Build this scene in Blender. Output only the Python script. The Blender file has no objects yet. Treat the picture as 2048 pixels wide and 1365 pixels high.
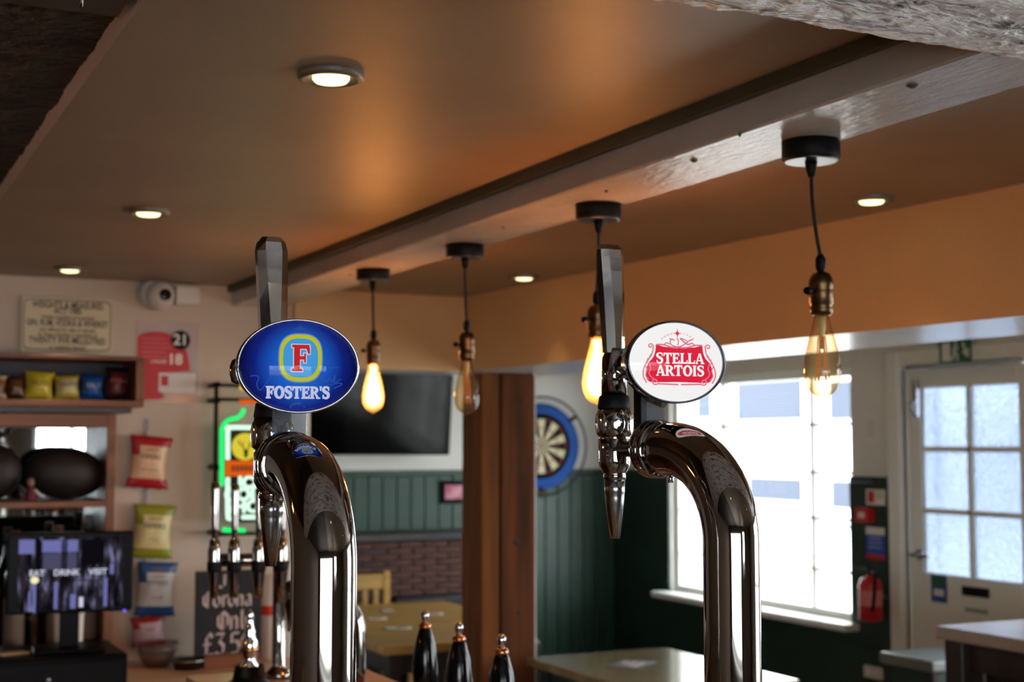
import bpy, bmesh, math, random
from mathutils import Vector, Matrix, noise
random.seed(7)
SC = bpy.context.scene
COL = SC.collection
PI = math.pi
R = math.radians

# ------------------------------------------------------------------ camera
EYE = Vector((0.0, 0.0, 1.6))
FPX = 2844.0                      # focal length in pixels of a 2048 px wide frame (50 mm on 36 mm)
YAW, PITCH = R(25.8), R(4.17)
cam_data = bpy.data.cameras.new('camera')
cam = bpy.data.objects.new('camera', cam_data)
COL.objects.link(cam)
cam.location = EYE
cam.rotation_euler = (PI / 2 + PITCH, 0, -YAW)
cam_data.sensor_width = 36.0
cam_data.lens = FPX / 2048 * 36.0
cam_data.clip_start = 0.05
cam_data.dof.use_dof = True
cam_data.dof.focus_distance = 1.66
cam_data.dof.aperture_fstop = 6.7
SC.camera = cam

# ------------------------------------------------------------------ world, daylight portals, exposure
world = bpy.data.worlds.new('overcast_sky')
SC.world = world
world.use_nodes = True
wb = world.node_tree.nodes['Background']
wb.inputs['Color'].default_value = (0.90, 0.95, 1.0, 1)
wb.inputs['Strength'].default_value = 14.0
SC.view_settings.view_transform = 'Standard'
SC.view_settings.look = 'None'
SC.view_settings.gamma = 1.0
SC.view_settings.use_curve_mapping = False
SC.view_settings.exposure = 0.0
sun_data = bpy.data.lights.new('sun', 'SUN')
sun_data.energy = 3.0; sun_data.angle = R(2); sun_data.color = (1.0, .97, .93)
sun = bpy.data.objects.new('sun', sun_data); COL.objects.link(sun)
sun.rotation_euler = Vector((0.65, -0.05, -0.75)).to_track_quat('-Z', 'Y').to_euler()
DOWNLIGHT_W, PENDANT_W = 6.0, 20.0
cy = SC.cycles
cy.use_denoising = True
cy.max_bounces = 10
cy.diffuse_bounces = 5
cy.glossy_bounces = 6
cy.transmission_bounces = 8
cy.transparent_max_bounces = 16
cy.sample_clamp_indirect = 6.0
cy.caustics_reflective = False
cy.caustics_refractive = False
cy.blur_glossy = 0.5

def portal(loc, rot, sx, sy):
    l = bpy.data.lights.new('window_portal', 'AREA')
    l.shape = 'RECTANGLE'; l.size = sx; l.size_y = sy
    l.cycles.is_portal = True
    o = bpy.data.objects.new('window_portal', l)
    COL.objects.link(o); o.location = loc; o.rotation_euler = rot
    return o

# key dimensions of the place (metres)
Z_CEIL, Z_BEAM, Z_BULK, Z_BAR, Z_TABLE = 2.2, 2.125, 1.895, 1.02, 0.75
Y_BAR, Y_FAR, X_WIN, X_LEFT, Y_REAR = 5.3, 8.0, 4.6, -2.2, -2.2
portal((X_WIN + .12, 6.45, 1.33), (0, R(90), 0), 1.25, 1.75)
portal((X_WIN + .12, 4.65, 1.5), (0, R(90), 0), 0.9, 0.9)
portal((X_WIN + .12, 3.35, 1.3), (0, R(90), 0), 1.3, 1.6)
portal((1.85, Y_REAR - .12, 1.4), (R(90), 0, 0), 1.0, 1.2)
portal((-0.3, Y_REAR - .12, 1.4), (R(90), 0, 0), 2.8, 1.3)

# ------------------------------------------------------------------ helpers
_f = Vector((math.sin(YAW) * math.cos(PITCH), math.cos(YAW) * math.cos(PITCH), math.sin(PITCH)))
_r = Vector((math.cos(YAW), -math.sin(YAW), 0))
_u = _r.cross(_f)
def ray(px, py): return _f + _r * ((px - 1024) / FPX) + _u * ((682.5 - py) / FPX)
def P(px, py, d): return EYE + ray(px, py) * d                      # point at depth d
def PX(px, py, X): d = ray(px, py); return EYE + d * (X / d.x)
def PY(px, py, Y): d = ray(px, py); return EYE + d * (Y / d.y)
def PZ(px, py, Z): d = ray(px, py); return EYE + d * ((Z - EYE.z) / d.z)

def s2l(c):
    c = c / 255.0
    return c / 12.92 if c <= 0.04045 else ((c + 0.055) / 1.055) ** 2.4
def rgb(c): return (s2l(c[0]), s2l(c[1]), s2l(c[2]), 1)

def mat(name, col, rough=.5, metal=0, spec=.5, var=None, bump=None, emit=None, coat=0, stretch=(1, 1, 1), detail=4):
    """procedural material: colour with noise variation, noise bump; var=(scale, amount, second colour or None)"""
    m = bpy.data.materials.new(name); m.use_nodes = True
    nt = m.node_tree; b = nt.nodes['Principled BSDF']
    b.inputs['Base Color'].default_value = rgb(col)
    b.inputs['Roughness'].default_value = rough
    b.inputs['Metallic'].default_value = metal
    b.inputs['Specular IOR Level'].default_value = spec
    b.inputs['Coat Weight'].default_value = coat
    b.inputs['Coat Roughness'].default_value = .08
    if emit:
        b.inputs['Emission Color'].default_value = rgb(emit[0])
        b.inputs['Emission Strength'].default_value = emit[1]
    if var or bump:
        tc = nt.nodes.new('ShaderNodeTexCoord'); mp = nt.nodes.new('ShaderNodeMapping')
        mp.inputs['Scale'].default_value = stretch
        nt.links.new(tc.outputs['Object'], mp.inputs['Vector'])
    if var:
        n = nt.nodes.new('ShaderNodeTexNoise'); n.inputs['Scale'].default_value = var[0]
        n.inputs['Detail'].default_value = detail
        nt.links.new(mp.outputs['Vector'], n.inputs['Vector'])
        cr = nt.nodes.new('ShaderNodeValToRGB')
        c2 = var[2] if len(var) > 2 and var[2] else tuple(x * (1 - var[1]) for x in col)
        cr.color_ramp.elements[0].color = rgb(c2); cr.color_ramp.elements[0].position = .35
        cr.color_ramp.elements[1].color = rgb(col); cr.color_ramp.elements[1].position = .65
        nt.links.new(n.outputs['Fac'], cr.inputs['Fac'])
        nt.links.new(cr.outputs['Color'], b.inputs['Base Color'])
    if bump:
        n2 = nt.nodes.new('ShaderNodeTexNoise'); n2.inputs['Scale'].default_value = bump[0]; n2.inputs['Detail'].default_value = 6
        nt.links.new(mp.outputs['Vector'], n2.inputs['Vector'])
        bp = nt.nodes.new('ShaderNodeBump'); bp.inputs['Strength'].default_value = bump[1]; bp.inputs['Distance'].default_value = bump[2] if len(bump) > 2 else .01
        nt.links.new(n2.outputs['Fac'], bp.inputs['Height'])
        nt.links.new(bp.outputs['Normal'], b.inputs['Normal'])
    return m

def emis(name, col, strength):
    m = bpy.data.materials.new(name); m.use_nodes = True
    nt = m.node_tree; nt.nodes.clear()
    e = nt.nodes.new('ShaderNodeEmission'); o = nt.nodes.new('ShaderNodeOutputMaterial')
    e.inputs['Color'].default_value = rgb(col); e.inputs['Strength'].default_value = strength
    nt.links.new(e.outputs[0], o.inputs[0])
    return m

def clear(name, tint=(255, 255, 255), ior=1.45, rough=.02, haze=0.0, base=0.0):
    """thin clear sheet: tinted see-through with mirror reflection by Fresnel, optional milky share"""
    m = bpy.data.materials.new(name); m.use_nodes = True
    nt = m.node_tree; nt.nodes.clear(); N = nt.nodes.new
    o = N('ShaderNodeOutputMaterial'); t = N('ShaderNodeBsdfTransparent'); g = N('ShaderNodeBsdfGlossy'); fr = N('ShaderNodeFresnel'); mx = N('ShaderNodeMixShader')
    t.inputs['Color'].default_value = rgb(tint); g.inputs['Roughness'].default_value = rough; fr.inputs['IOR'].default_value = ior
    src = t.outputs[0]
    if haze:
        df = N('ShaderNodeBsdfTranslucent'); df.inputs['Color'].default_value = rgb(tint); d2 = N('ShaderNodeBsdfDiffuse'); d2.inputs['Color'].default_value = rgb(tint)
        ad = N('ShaderNodeMixShader'); ad.inputs[0].default_value = .5; nt.links.new(df.outputs[0], ad.inputs[1]); nt.links.new(d2.outputs[0], ad.inputs[2])
        m2 = N('ShaderNodeMixShader'); m2.inputs[0].default_value = haze
        nt.links.new(t.outputs[0], m2.inputs[1]); nt.links.new(ad.outputs[0], m2.inputs[2]); src = m2.outputs[0]
    ge = N('ShaderNodeNewGeometry'); iv = N('ShaderNodeMath'); iv.operation = 'SUBTRACT'; iv.inputs[0].default_value = 1.0; mu = N('ShaderNodeMath'); mu.operation = 'MULTIPLY'
    nt.links.new(ge.outputs['Backfacing'], iv.inputs[1]); nt.links.new(fr.outputs[0], mu.inputs[0]); nt.links.new(iv.outputs[0], mu.inputs[1])   # reflect on the front side only
    nt.links.new(mu.outputs[0], mx.inputs[0]); nt.links.new(src, mx.inputs[1]); nt.links.new(g.outputs[0], mx.inputs[2])
    nt.links.new(mx.outputs[0], o.inputs[0])
    return m

def amber(name, face, edge, haze=.05):
    m = clear(name, face, 1.5, .02, haze); nt = m.node_tree
    lw = nt.nodes.new('ShaderNodeLayerWeight'); lw.inputs['Blend'].default_value = .35
    cr = nt.nodes.new('ShaderNodeValToRGB'); cr.color_ramp.elements[0].color = rgb(face); cr.color_ramp.elements[1].color = rgb(edge); cr.color_ramp.elements[1].position = .85
    nt.links.new(lw.outputs['Facing'], cr.inputs[0])                       # thicker glass towards the silhouette
    for n in nt.nodes:
        if n.type == 'BSDF_TRANSPARENT': nt.links.new(cr.outputs[0], n.inputs['Color'])
    return m

class MB:
    """mesh builder: several shapes collected into one mesh"""
    def __init__(s): s.bm = bmesh.new(); s.xf = Matrix.Identity(4)
    def v(s, p): return s.bm.verts.new(s.xf @ Vector(p))
    def face(s, vs, mi=0, sm=False):
        try:
            f = s.bm.faces.new(vs); f.material_index = mi; f.smooth = sm; return f
        except ValueError: return None
    def poly(s, pts, mi=0): return s.face([s.v(p) for p in pts], mi)
    def box(s, x0, x1, y0, y1, z0, z1, bev=0, mi=0, seg=1):
        vs = [s.v((x, y, z)) for x in (x0, x1) for y in (y0, y1) for z in (z0, z1)]
        fs = [s.face([vs[i] for i in q], mi) for q in ((0, 1, 3, 2), (4, 6, 7, 5), (0, 4, 5, 1), (2, 3, 7, 6), (0, 2, 6, 4), (1, 5, 7, 3))]
        if bev:
            es = set(e for f in fs for e in f.edges)
            r = bmesh.ops.bevel(s.bm, geom=list(es), offset=bev, segments=seg, affect='EDGES', profile=.5)
            for f in r['faces']: f.material_index = mi; f.smooth = seg > 1
        return s
    def rings(s, rings, cap=True, mi=0, sm=True, closed=True):
        L = [[s.v(p) for p in r] for r in rings]
        n = len(L[0])
        for a, b in zip(L, L[1:]):
            for i in range(n if closed else n - 1):
                j = (i + 1) % n
                s.face((a[i], a[j], b[j], b[i]), mi, sm)
        if cap and closed:
            s.face(list(reversed(L[0])), mi); s.face(L[-1], mi)
        return s
    def lathe(s, prof, n=32, c=(0, 0, 0), cap=True, mi=0, sm=True, rx=1, ry=1):
        return s.rings([[(c[0] + r * rx * math.cos(2 * PI * i / n), c[1] + r * ry * math.sin(2 * PI * i / n), c[2] + z) for i in range(n)] for r, z in prof], cap, mi, sm)
    def tube(s, pts, rad, n=16, cap=True, mi=0, sm=True):
        pts = [Vector(p) for p in pts]; rings = []; up = None
        for i, p in enumerate(pts):
            t = (pts[min(i + 1, len(pts) - 1)] - pts[max(i - 1, 0)]).normalized()
            if up is None:
                up = Vector((0, 0, 1)) if abs(t.z) < .9 else Vector((1, 0, 0))
            a = t.cross(up).normalized(); up = a.cross(t).normalized()
            r = rad[i] if isinstance(rad, (list, tuple)) else rad
            rings.append([p + (a * math.cos(2 * PI * k / n) + up * math.sin(2 * PI * k / n)) * r for k in range(n)])
        return s.rings(rings, cap, mi, sm)
    def prism(s, poly, z0, z1, mi=0):
        """flat outline in XY thickened along z; outline may be concave"""
        a = [s.v((p[0], p[1], z0)) for p in poly]; b = [s.v((p[0], p[1], z1)) for p in poly]
        s.face(list(reversed(a)), mi); s.face(b, mi)
        for i in range(len(a)):
            j = (i + 1) % len(a); s.face((a[i], a[j], b[j], b[i]), mi)
        return s
    def stroke(s, pts, w, z0, z1, mi=0):
        """flat ribbon along a 2D path with a width per point"""
        n = len(pts); L = []
        for i, p in enumerate(pts):
            q0 = pts[max(i - 1, 0)]; q1 = pts[min(i + 1, n - 1)]
            dx, dy = q1[0] - q0[0], q1[1] - q0[1]; l = math.hypot(dx, dy) or 1
            h = (w[i] if isinstance(w, (list, tuple)) else w) / 2
            nx, ny = -dy / l * h, dx / l * h
            L.append(((p[0] + nx, p[1] + ny), (p[0] - nx, p[1] - ny)))
        for (a, b), (c, d) in zip(L, L[1:]):
            s.prism([b, d, c, a], z0, z1, mi)
        return s
    def mesh(s, name):
        me = bpy.data.meshes.new(name)
        bmesh.ops.recalc_face_normals(s.bm, faces=s.bm.faces)
        s.bm.to_mesh(me); s.bm.free(); return me
    def build(s, name, m, parent=None, mx=None, **kw):
        return obj(name, s.mesh(name), m, parent, mx, **kw)

def obj(name, me, m, parent=None, mx=None, **kw):
    o = bpy.data.objects.new(name, me); COL.objects.link(o)
    if not me.materials:
        for q in (m if isinstance(m, (list, tuple)) else [m]): me.materials.append(q)
    if parent: o.parent = parent
    if mx is not None: o.matrix_local = mx
    return tag(o, **kw)
def tag(o, label=None, cat=None, group=None, kind=None):
    if label: o['label'] = label
    if cat: o['category'] = cat
    if group: o['group'] = group
    if kind: o['kind'] = kind
    return o
def thing(name, label, cat, loc=(0, 0, 0), rotz=0, group=None, kind=None):
    o = bpy.data.objects.new(name, None); COL.objects.link(o)
    o.empty_display_size = .05
    o.location = loc; o.rotation_euler = (0, 0, rotz)
    return tag(o, label, cat, group, kind)
def dup(root, loc=None, rotz=None, label=None):
    r = root.copy(); COL.objects.link(r)
    if loc is not None: r.location = loc
    if rotz is not None: r.rotation_euler = (0, 0, rotz)
    if label: r['label'] = label
    for ch in list(root.children):
        c = ch.copy(); COL.objects.link(c); c.parent = r
        for g in list(ch.children):
            d = g.copy(); COL.objects.link(d); d.parent = c
    return r
T = Matrix.Translation
RX90 = Matrix.Rotation(PI / 2, 4, 'X')
def onY(x, y, z): return T((x, y, z)) @ RX90                                      # print on a surface that faces -Y
def onX(x, y, z): return T((x, y, z)) @ Matrix.Rotation(-PI / 2, 4, 'Z') @ RX90     # print on a surface that faces -X
def text_mesh(s, size, ext=.0004, bold=0.0, spacing=1.0, shear=0.0, sx=1.0):
    cu = bpy.data.curves.new('lettering', 'FONT'); cu.body = s; cu.size = size; cu.extrude = ext; cu.offset = bold
    cu.align_x = 'CENTER'; cu.align_y = 'CENTER'; cu.space_character = spacing; cu.shear = shear; cu.resolution_u = 3
    o = bpy.data.objects.new('lettering', cu)
    me = bpy.data.meshes.new_from_object(o)
    bpy.data.objects.remove(o); bpy.data.curves.remove(cu)
    if sx != 1.0:
        for v in me.vertices: v.co.x *= sx
    me.name = 'lettering'
    return me
def text(s, size, m, parent, mx, name='lettering', **kw): return obj(name, text_mesh(s, size, **kw), m, parent, mx)
def ell(rx, ry, n=48, cx=0, cy=0, a0=0, a1=2 * PI, p=2.0):
    out = []
    for i in range(n):
        a = a0 + (a1 - a0) * i / n
        c, q = math.cos(a), math.sin(a)
        out.append((cx + rx * math.copysign(abs(c) ** (2 / p), c), cy + ry * math.copysign(abs(q) ** (2 / p), q)))
    return out
def spline(pts, k=6):
    out = []; n = len(pts)
    for i in range(n - 1):
        p0, p1, p2, p3 = pts[max(i - 1, 0)], pts[i], pts[i + 1], pts[min(i + 2, n - 1)]
        for j in range(k):
            t = j / k
            out.append(tuple(.5 * (2 * b + (c - a) * t + (2 * a - 5 * b + 4 * c - d) * t * t + (3 * b - a - 3 * c + d) * t ** 3) for a, b, c, d in zip(p0, p1, p2, p3)))
    out.append(tuple(pts[-1])); return out

# ------------------------------------------------------------------ materials
M = {}
M['ceiling'] = mat('ceiling_paint', (156, 138, 116), .44, 0, .4, var=(3, .06), bump=(40, .06, .004))
M['rough_dark'] = mat('dark_rough_plaster', (66, 56, 52), .55, var=(9, .45), bump=(34, 1.0, .02))
M['lit_plaster_edge'] = mat('lit_plaster_edge', (240, 222, 212), .7, bump=(60, .4, .004))  # paler than the ceiling: light on the edge put into the colour
M['dark_board'] = mat('smooth_dark_board', (62, 54, 46), .6, var=(8, .1))
M['wall'] = mat('cream_wall_paint', (202, 184, 164), .6, var=(2, .05), bump=(30, .05, .004))
M['wall_white'] = mat('white_wall_paint', (226, 226, 220), .6, var=(2, .04), bump=(30, .05, .004))
M['bulk'] = mat('bulkhead_paint', (208, 170, 120), .5, var=(2, .05), bump=(18, .08, .004))
M['soffit'] = mat('white_gloss_soffit', (232, 234, 236), .22, var=(4, .04))
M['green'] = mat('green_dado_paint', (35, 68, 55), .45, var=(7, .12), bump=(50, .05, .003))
M['green_dark'] = mat('dark_and_shaded_green', (24, 50, 38), .5, var=(5, .2))  # on the window-wall dado: same green, backlit shade put into the colour
M['beam_paint'] = mat('grey_beam_paint', (198, 194, 188), .22, var=(6, .12), bump=(60, .35, .006), stretch=(1, .45, 1))
M['whitewash'] = mat('whitewashed_timber', (246, 243, 243), .28, 0, .9, var=(30, .5, (104, 88, 80)), bump=(110, 1.0, .02), stretch=(.28, 1, 1), detail=10)
for n in M['whitewash'].node_tree.nodes:
    if n.type == 'VALTORGB': n.color_ramp.elements[0].position = .36; n.color_ramp.elements[1].position = .50
M['batten'] = mat('olive_batten', (84, 78, 60), .6, var=(6, .15))
M['floor'] = mat('pale_stone_floor', (112, 100, 88), .5, var=(4, .15))
M['wall_rear'] = mat('brown_rear_wall', (104, 84, 66), .6, var=(3, .1))
M['chrome'] = mat('polished_chrome', (158, 152, 148), .045, 1)
M['chrome2'] = mat('bright_chrome', (214, 214, 216), .08, 1)
M['steel'] = mat('brushed_steel', (176, 176, 178), .22, 1, var=(80, .12), stretch=(1, 1, .05))
M['black'] = mat('black_plastic', (8, 8, 9), .4, 0, .1)
M['gloss_black'] = mat('gloss_black', (5, 5, 7), .14, 0, .35)
M['matt_black'] = mat('matt_black', (11, 11, 12), .6, 0, .2)
M['rim'] = mat('badge_rim_chrome', (196, 198, 204), .12, 1)
M['rim_dark'] = mat('badge_rim_dark', (96, 100, 112), .2, 1)
M['wood_post'] = mat('brown_post_timber', (98, 54, 24), .8, 0, .2, var=(5, .4), bump=(18, .3, .006), stretch=(3, 3, .25))
M['wood_post2'] = mat('brown_post_timber_pale', (118, 68, 30), .8, 0, .2, var=(5, .35), bump=(18, .3, .006), stretch=(3, 3, .25))
M['wood_shelf'] = mat('red_brown_shelf_wood', (140, 82, 44), .45, var=(7, .3), stretch=(.2, 2, 2))
M['wood_bar'] = mat('pale_counter_wood', (216, 182, 146), .35, var=(5, .15), stretch=(.2, 2, 2), coat=.2)
M['wood_yellow'] = mat('yellow_pine', (188, 146, 70), .4, var=(6, .22), stretch=(.25, 2, 2))
M['wood_table'] = mat('lacquered_olive_table', (150, 138, 96), .18, var=(5, .2), stretch=(.3, 2, 2), coat=.4)
M['wood_dark'] = mat('dark_stained_wood', (40, 28, 22), .35, var=(6, .3), stretch=(2, 2, .3))
M['top_grey'] = mat('pale_high_table_top', (158, 146, 136), .3, var=(5, .1))
M['white'] = mat('white_gloss_paint', (232, 234, 228), .35)
M['white_plastic'] = mat('white_plastic', (212, 204, 196), .4)
M['cream'] = mat('cream_plastic', (206, 192, 158), .4)
M['red'] = mat('red_paint', (190, 22, 32), .35)
M['pink_red'] = mat('poster_red', (196, 44, 58), .5)
M['blue'] = mat('blue_print', (38, 74, 160), .5)
M['green_sign'] = mat('green_sign', (20, 96, 62), .4)
M['ink'] = mat('dark_ink', (44, 38, 32), .6)
M['paper'] = mat('paper', (226, 222, 214), .7)
M['mirror'] = mat('mirror_glass', (206, 212, 212), .02, 1)
M['glass'] = clear('window_glass')
M['film'] = clear('clear_film', (252, 248, 250), ior=1.3, rough=.15, haze=.35)
M['acrylic'] = clear('clear_acrylic', (205, 215, 225), ior=1.75, rough=.06, haze=.15)
M['lens'] = clear('clear_badge_lens', ior=1.26, rough=.03)
M['amber'] = amber('amber_bulb_glass', (255, 246, 218), (206, 150, 76))
M['amber_lit'] = amber('amber_bulb_glass_lit', (255, 226, 170), (255, 150, 50), .22)
M['brass'] = mat('aged_brass', (96, 74, 50), .35, 1)
M['brick'] = mat('brown_brick', (92, 56, 46), .8, var=(14, .35), bump=(60, .6, .006))
M['brick2'] = mat('purple_brick', (74, 50, 50), .8, var=(14, .35), bump=(60, .6, .006))
M['mortar'] = mat('mortar', (64, 52, 46), .9)
def frosted():
    m = mat('obscured_glass', (138, 150, 169), .38, bump=(55, 1.0, .02))
    b = m.node_tree.nodes['Principled BSDF']; b.inputs['Transmission Weight'].default_value = 1.0; b.inputs['IOR'].default_value = 1.2
    return m
M['frosted'] = frosted()

# ------------------------------------------------------------------ room shell
def struct(name, mb, m, label, cat, parent=None): return mb.build(name, m, parent, label=label, cat=cat, kind='structure')

mb = MB().box(X_LEFT - .2, X_WIN + .2, Y_REAR - .2, Y_FAR + .2, -.1, 0)
struct('floor', mb, M['floor'], 'pale stone floor of the pub', 'floor')

# smooth painted ceiling with a ragged plaster edge along the bar, and the older rough ceiling above it
mb = MB()
N = 500; y0, y1 = Y_REAR - .2, Y_FAR + .2
edge = []
for i in range(N + 1):
    y = y0 + (y1 - y0) * i / N
    edge.append(.372 + .002 * noise.noise((0, y * 9, 0)) + .002 * noise.noise((3, y * 31, 0)))
lo = [(edge[i], y0 + (y1 - y0) * i / N) for i in range(N + 1)]
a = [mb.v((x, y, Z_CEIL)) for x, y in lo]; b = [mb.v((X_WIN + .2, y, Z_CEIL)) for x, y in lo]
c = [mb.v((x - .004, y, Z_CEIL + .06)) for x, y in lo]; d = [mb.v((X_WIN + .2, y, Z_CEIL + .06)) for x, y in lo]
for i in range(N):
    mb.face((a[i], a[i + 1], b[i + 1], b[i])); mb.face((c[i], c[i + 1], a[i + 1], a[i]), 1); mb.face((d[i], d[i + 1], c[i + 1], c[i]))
struct('ceiling', mb, [M['ceiling'], M['lit_plaster_edge']], 'smooth taupe painted ceiling with recessed spotlights over the bar', 'ceiling')

mb = MB(); nx, ny = 70, 150
xs = [X_LEFT - .2 + (1.9) * i / 10 for i in range(10)] + [-.5 + .92 * i / 66 for i in range(67)]
ys = [.9 + .7 * j / 6 for j in range(6)] + [1.6 + 2.3 * j / 160 for j in range(160)] + [3.9 + 1.5 * j / 12 for j in range(13)]
nx, ny = len(xs) - 1, len(ys) - 1
g = [[mb.v((x, y, Z_CEIL + .032 + .007 * noise.fractal((x * 8, y * 8, 0), .8, 2, 5))) for y in ys] for x in xs]
for i in range(nx):
    for j in range(ny): mb.face((g[i][j], g[i][j + 1], g[i + 1][j + 1], g[i + 1][j]), 0, True)
mb.poly([(X_LEFT - .2, Y_REAR - .2, Z_CEIL + .03), (X_LEFT - .2, .9, Z_CEIL + .03), (.42, .9, Z_CEIL + .03), (.42, Y_REAR - .2, Z_CEIL + .03)])
mb.poly([(X_LEFT - .2, 5.4, Z_CEIL + .03), (X_LEFT - .2, Y_FAR + .2, Z_CEIL + .03), (.42, Y_FAR + .2, Z_CEIL + .03), (.42, 5.4, Z_CEIL + .03)])
struct('ceiling_rough', mb, M['rough_dark'], 'dark rough plastered older ceiling behind the pale ragged edge', 'ceiling')
mb = MB().box(-1.6, .36, 1.62, 2.03, Z_CEIL + .006, Z_CEIL + .045, .003)
struct('trim_1', mb, M['dark_board'], 'smooth dark board across the rough plaster ceiling', 'board')

# rear side of the shell and left wall (seen in the chrome and the cabinet mirror)
def wall_with_holes(mb, axis, pos, t, u0, u1, z0, z1, holes, mi=0):
    """wall slab in a plane with rectangular holes (u0,u1,z0,z1), built from boxes"""
    us = sorted(set([u0, u1] + [h[0] for h in holes] + [h[1] for h in holes]))
    for a, b in zip(us, us[1:]):
        hs = [h for h in holes if h[0] <= a + 1e-6 and h[1] >= b - 1e-6]
        segs = [(z0, z1)]
        for h in sorted(hs, key=lambda q: q[2]):
            p = segs.pop(); segs += [(p[0], h[2]), (h[3], p[1])]
        for s0, s1 in segs:
            if s1 - s0 < 1e-4: continue
            if axis == 'x': mb.box(pos, pos + t, a, b, s0, s1, mi=mi)
            else: mb.box(a, b, pos, pos + t, s0, s1, mi=mi)
W3, W4 = (1.62, 2.20, 1.22, 1.95), (-1.7, 1.15, .78, 1.86)
mb = MB(); wall_with_holes(mb, 'y', Y_REAR - .2, .2, X_LEFT - .2, X_WIN + .2, 0, 2.3, [W3, W4])
struct('wall_rear', mb, M['wall_rear'], 'brown wall with windows reflected in the bar mirror', 'wall')
mb = MB().box(X_LEFT - .2, X_LEFT, Y_REAR, Y_FAR + .2, 0, 2.3)
struct('wall_left', mb, M['wall_rear'], 'brown wall at the far end of the serving side', 'wall')

# wall behind the bar (signs, snacks) and the deep boxed bulkhead in line with it
X_END = 1.62
mb = MB().box(X_LEFT, X_END, Y_BAR, Y_BAR + .14, 0, 2.25)
struct('wall_bar', mb, M['wall'], 'cream wall behind the bar carrying signs and snacks', 'wall')
mb = MB().box(X_END, X_END + .12, Y_BAR + .14, Y_FAR, 0, 2.25)
struct('wall_partition', mb, M['wall_white'], 'white partition wall beside the television corner', 'wall')
mb = MB()
foot = [(2.335, Y_BAR - .03), (2.515, 1.36), (2.94, 1.36), (2.80, Y_BAR + .25), (X_END, Y_BAR + .25), (X_END, Y_BAR - .03)]
lo_ = [mb.v((x, y, Z_BULK)) for x, y in foot]; hi_ = [mb.v((x, y, Z_CEIL + .02)) for x, y in foot]
mb.face(lo_, 1)
for i in range(6): mb.face((lo_[i], lo_[(i + 1) % 6], hi_[(i + 1) % 6], hi_[i]), 0)
struct('bulkhead_beam', mb, [M['bulk'], M['soffit']], 'boxed cream bulkhead running over the post towards the door', 'bulkhead')

# main ceiling beam with a batten along its top, and the rough whitewashed beam nearest the camera
o = thing('ceiling_beam', 'long grey painted ceiling beam carrying four pendant lamps', 'beam', (1.475, 3.35, Z_BEAM), kind='structure')
MB().box(-.095, .095, -1.97, 1.95, 0, Z_CEIL - Z_BEAM + .02, .004).build('timber', M['beam_paint'], o)
MB().box(-.112, -.094, -1.97, 1.95, .052, Z_CEIL - Z_BEAM + .012).build('batten', M['batten'], o)
for px, py, r in ((1825, 170, .009), (1388, 320, .007), (1213, 381, .004), (1006, 454, .004), (893, 492, .004), (700, 549, .004), (1480, 268, .003)):
    p = PZ(px, py, Z_BEAM) - o.location
    MB().lathe([(r, .002), (r * 1.0, -.002), (r * .4, -.005)], 10, (p.x, p.y, 0)).build('nail_hole', M['batten'], o)
mb = MB(); ny = 70
X0, X1, Y0, Y1 = X_LEFT, X_WIN, .86, 1.395
XS_ = [X0 + 3.0 * i / 120 for i in range(120)] + [.8 + 1.5 * i / 460 for i in range(460)] + [2.3 + 2.3 * i / 90 for i in range(91)]
def rough(x, y):
    return .006 * noise.fractal((x * 2.5, y * 14, 0), .8, 2.1, 6) - .007 * max(0, noise.noise((x * 5, y * 22, 9)) - .25) + .003 * noise.fractal((x * 26, y * 60, 5), .8, 2, 4)
rows = []
for x in XS_:
    row = []
    for j in range(ny + 1):
        t = j / ny; y = Y0 + (Y1 - Y0) * t
        if j == ny: y += .003 * noise.noise((x * 24, 2, 0)) + .003 * noise.noise((x * 80, 5, 0))
        row.append(mb.v((x, y, Z_BEAM - .012 + rough(x, y) + (.008 if j in (0, ny) else 0))))
    row.append(mb.v((x, Y1 + .006, Z_CEIL + .02))); row.insert(0, mb.v((x, Y0, Z_CEIL + .02)))
    rows.append(row)
for a, b in zip(rows, rows[1:]):
    for j in range(len(a) - 1): mb.face((a[j], b[j], b[j + 1], a[j + 1]), 0, True)
struct('ceiling_beam_rough', mb, M['whitewash'], 'rough hewn whitewashed ceiling beam with cracks and ridges', 'beam')

# far wall: white above, tongue and groove green boards below with a cap rail
mb = MB().box(X_END, X_WIN + .2, Y_FAR, Y_FAR + .2, 0, 2.3)
wf = struct('wall_far', mb, M['wall_white'], 'white far wall above green boarding with television and dartboard', 'wall')
Z_DADO = 1.445
bw = .0905; me = None; x = X_END + .12
while x < X_WIN - .02:
    if me is None:
        me = MB().box(0, bw - .004, -.014, 0, 0, Z_DADO - .03, .004).mesh('board')
    obj('board', me, M['green'], wf, T((x, Y_FAR, 0))); x += bw
MB().box(X_END + .12, X_WIN, Y_FAR - .03, Y_FAR, Z_DADO - .035, Z_DADO, .006).build('cap_rail', M['green'], wf)

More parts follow.
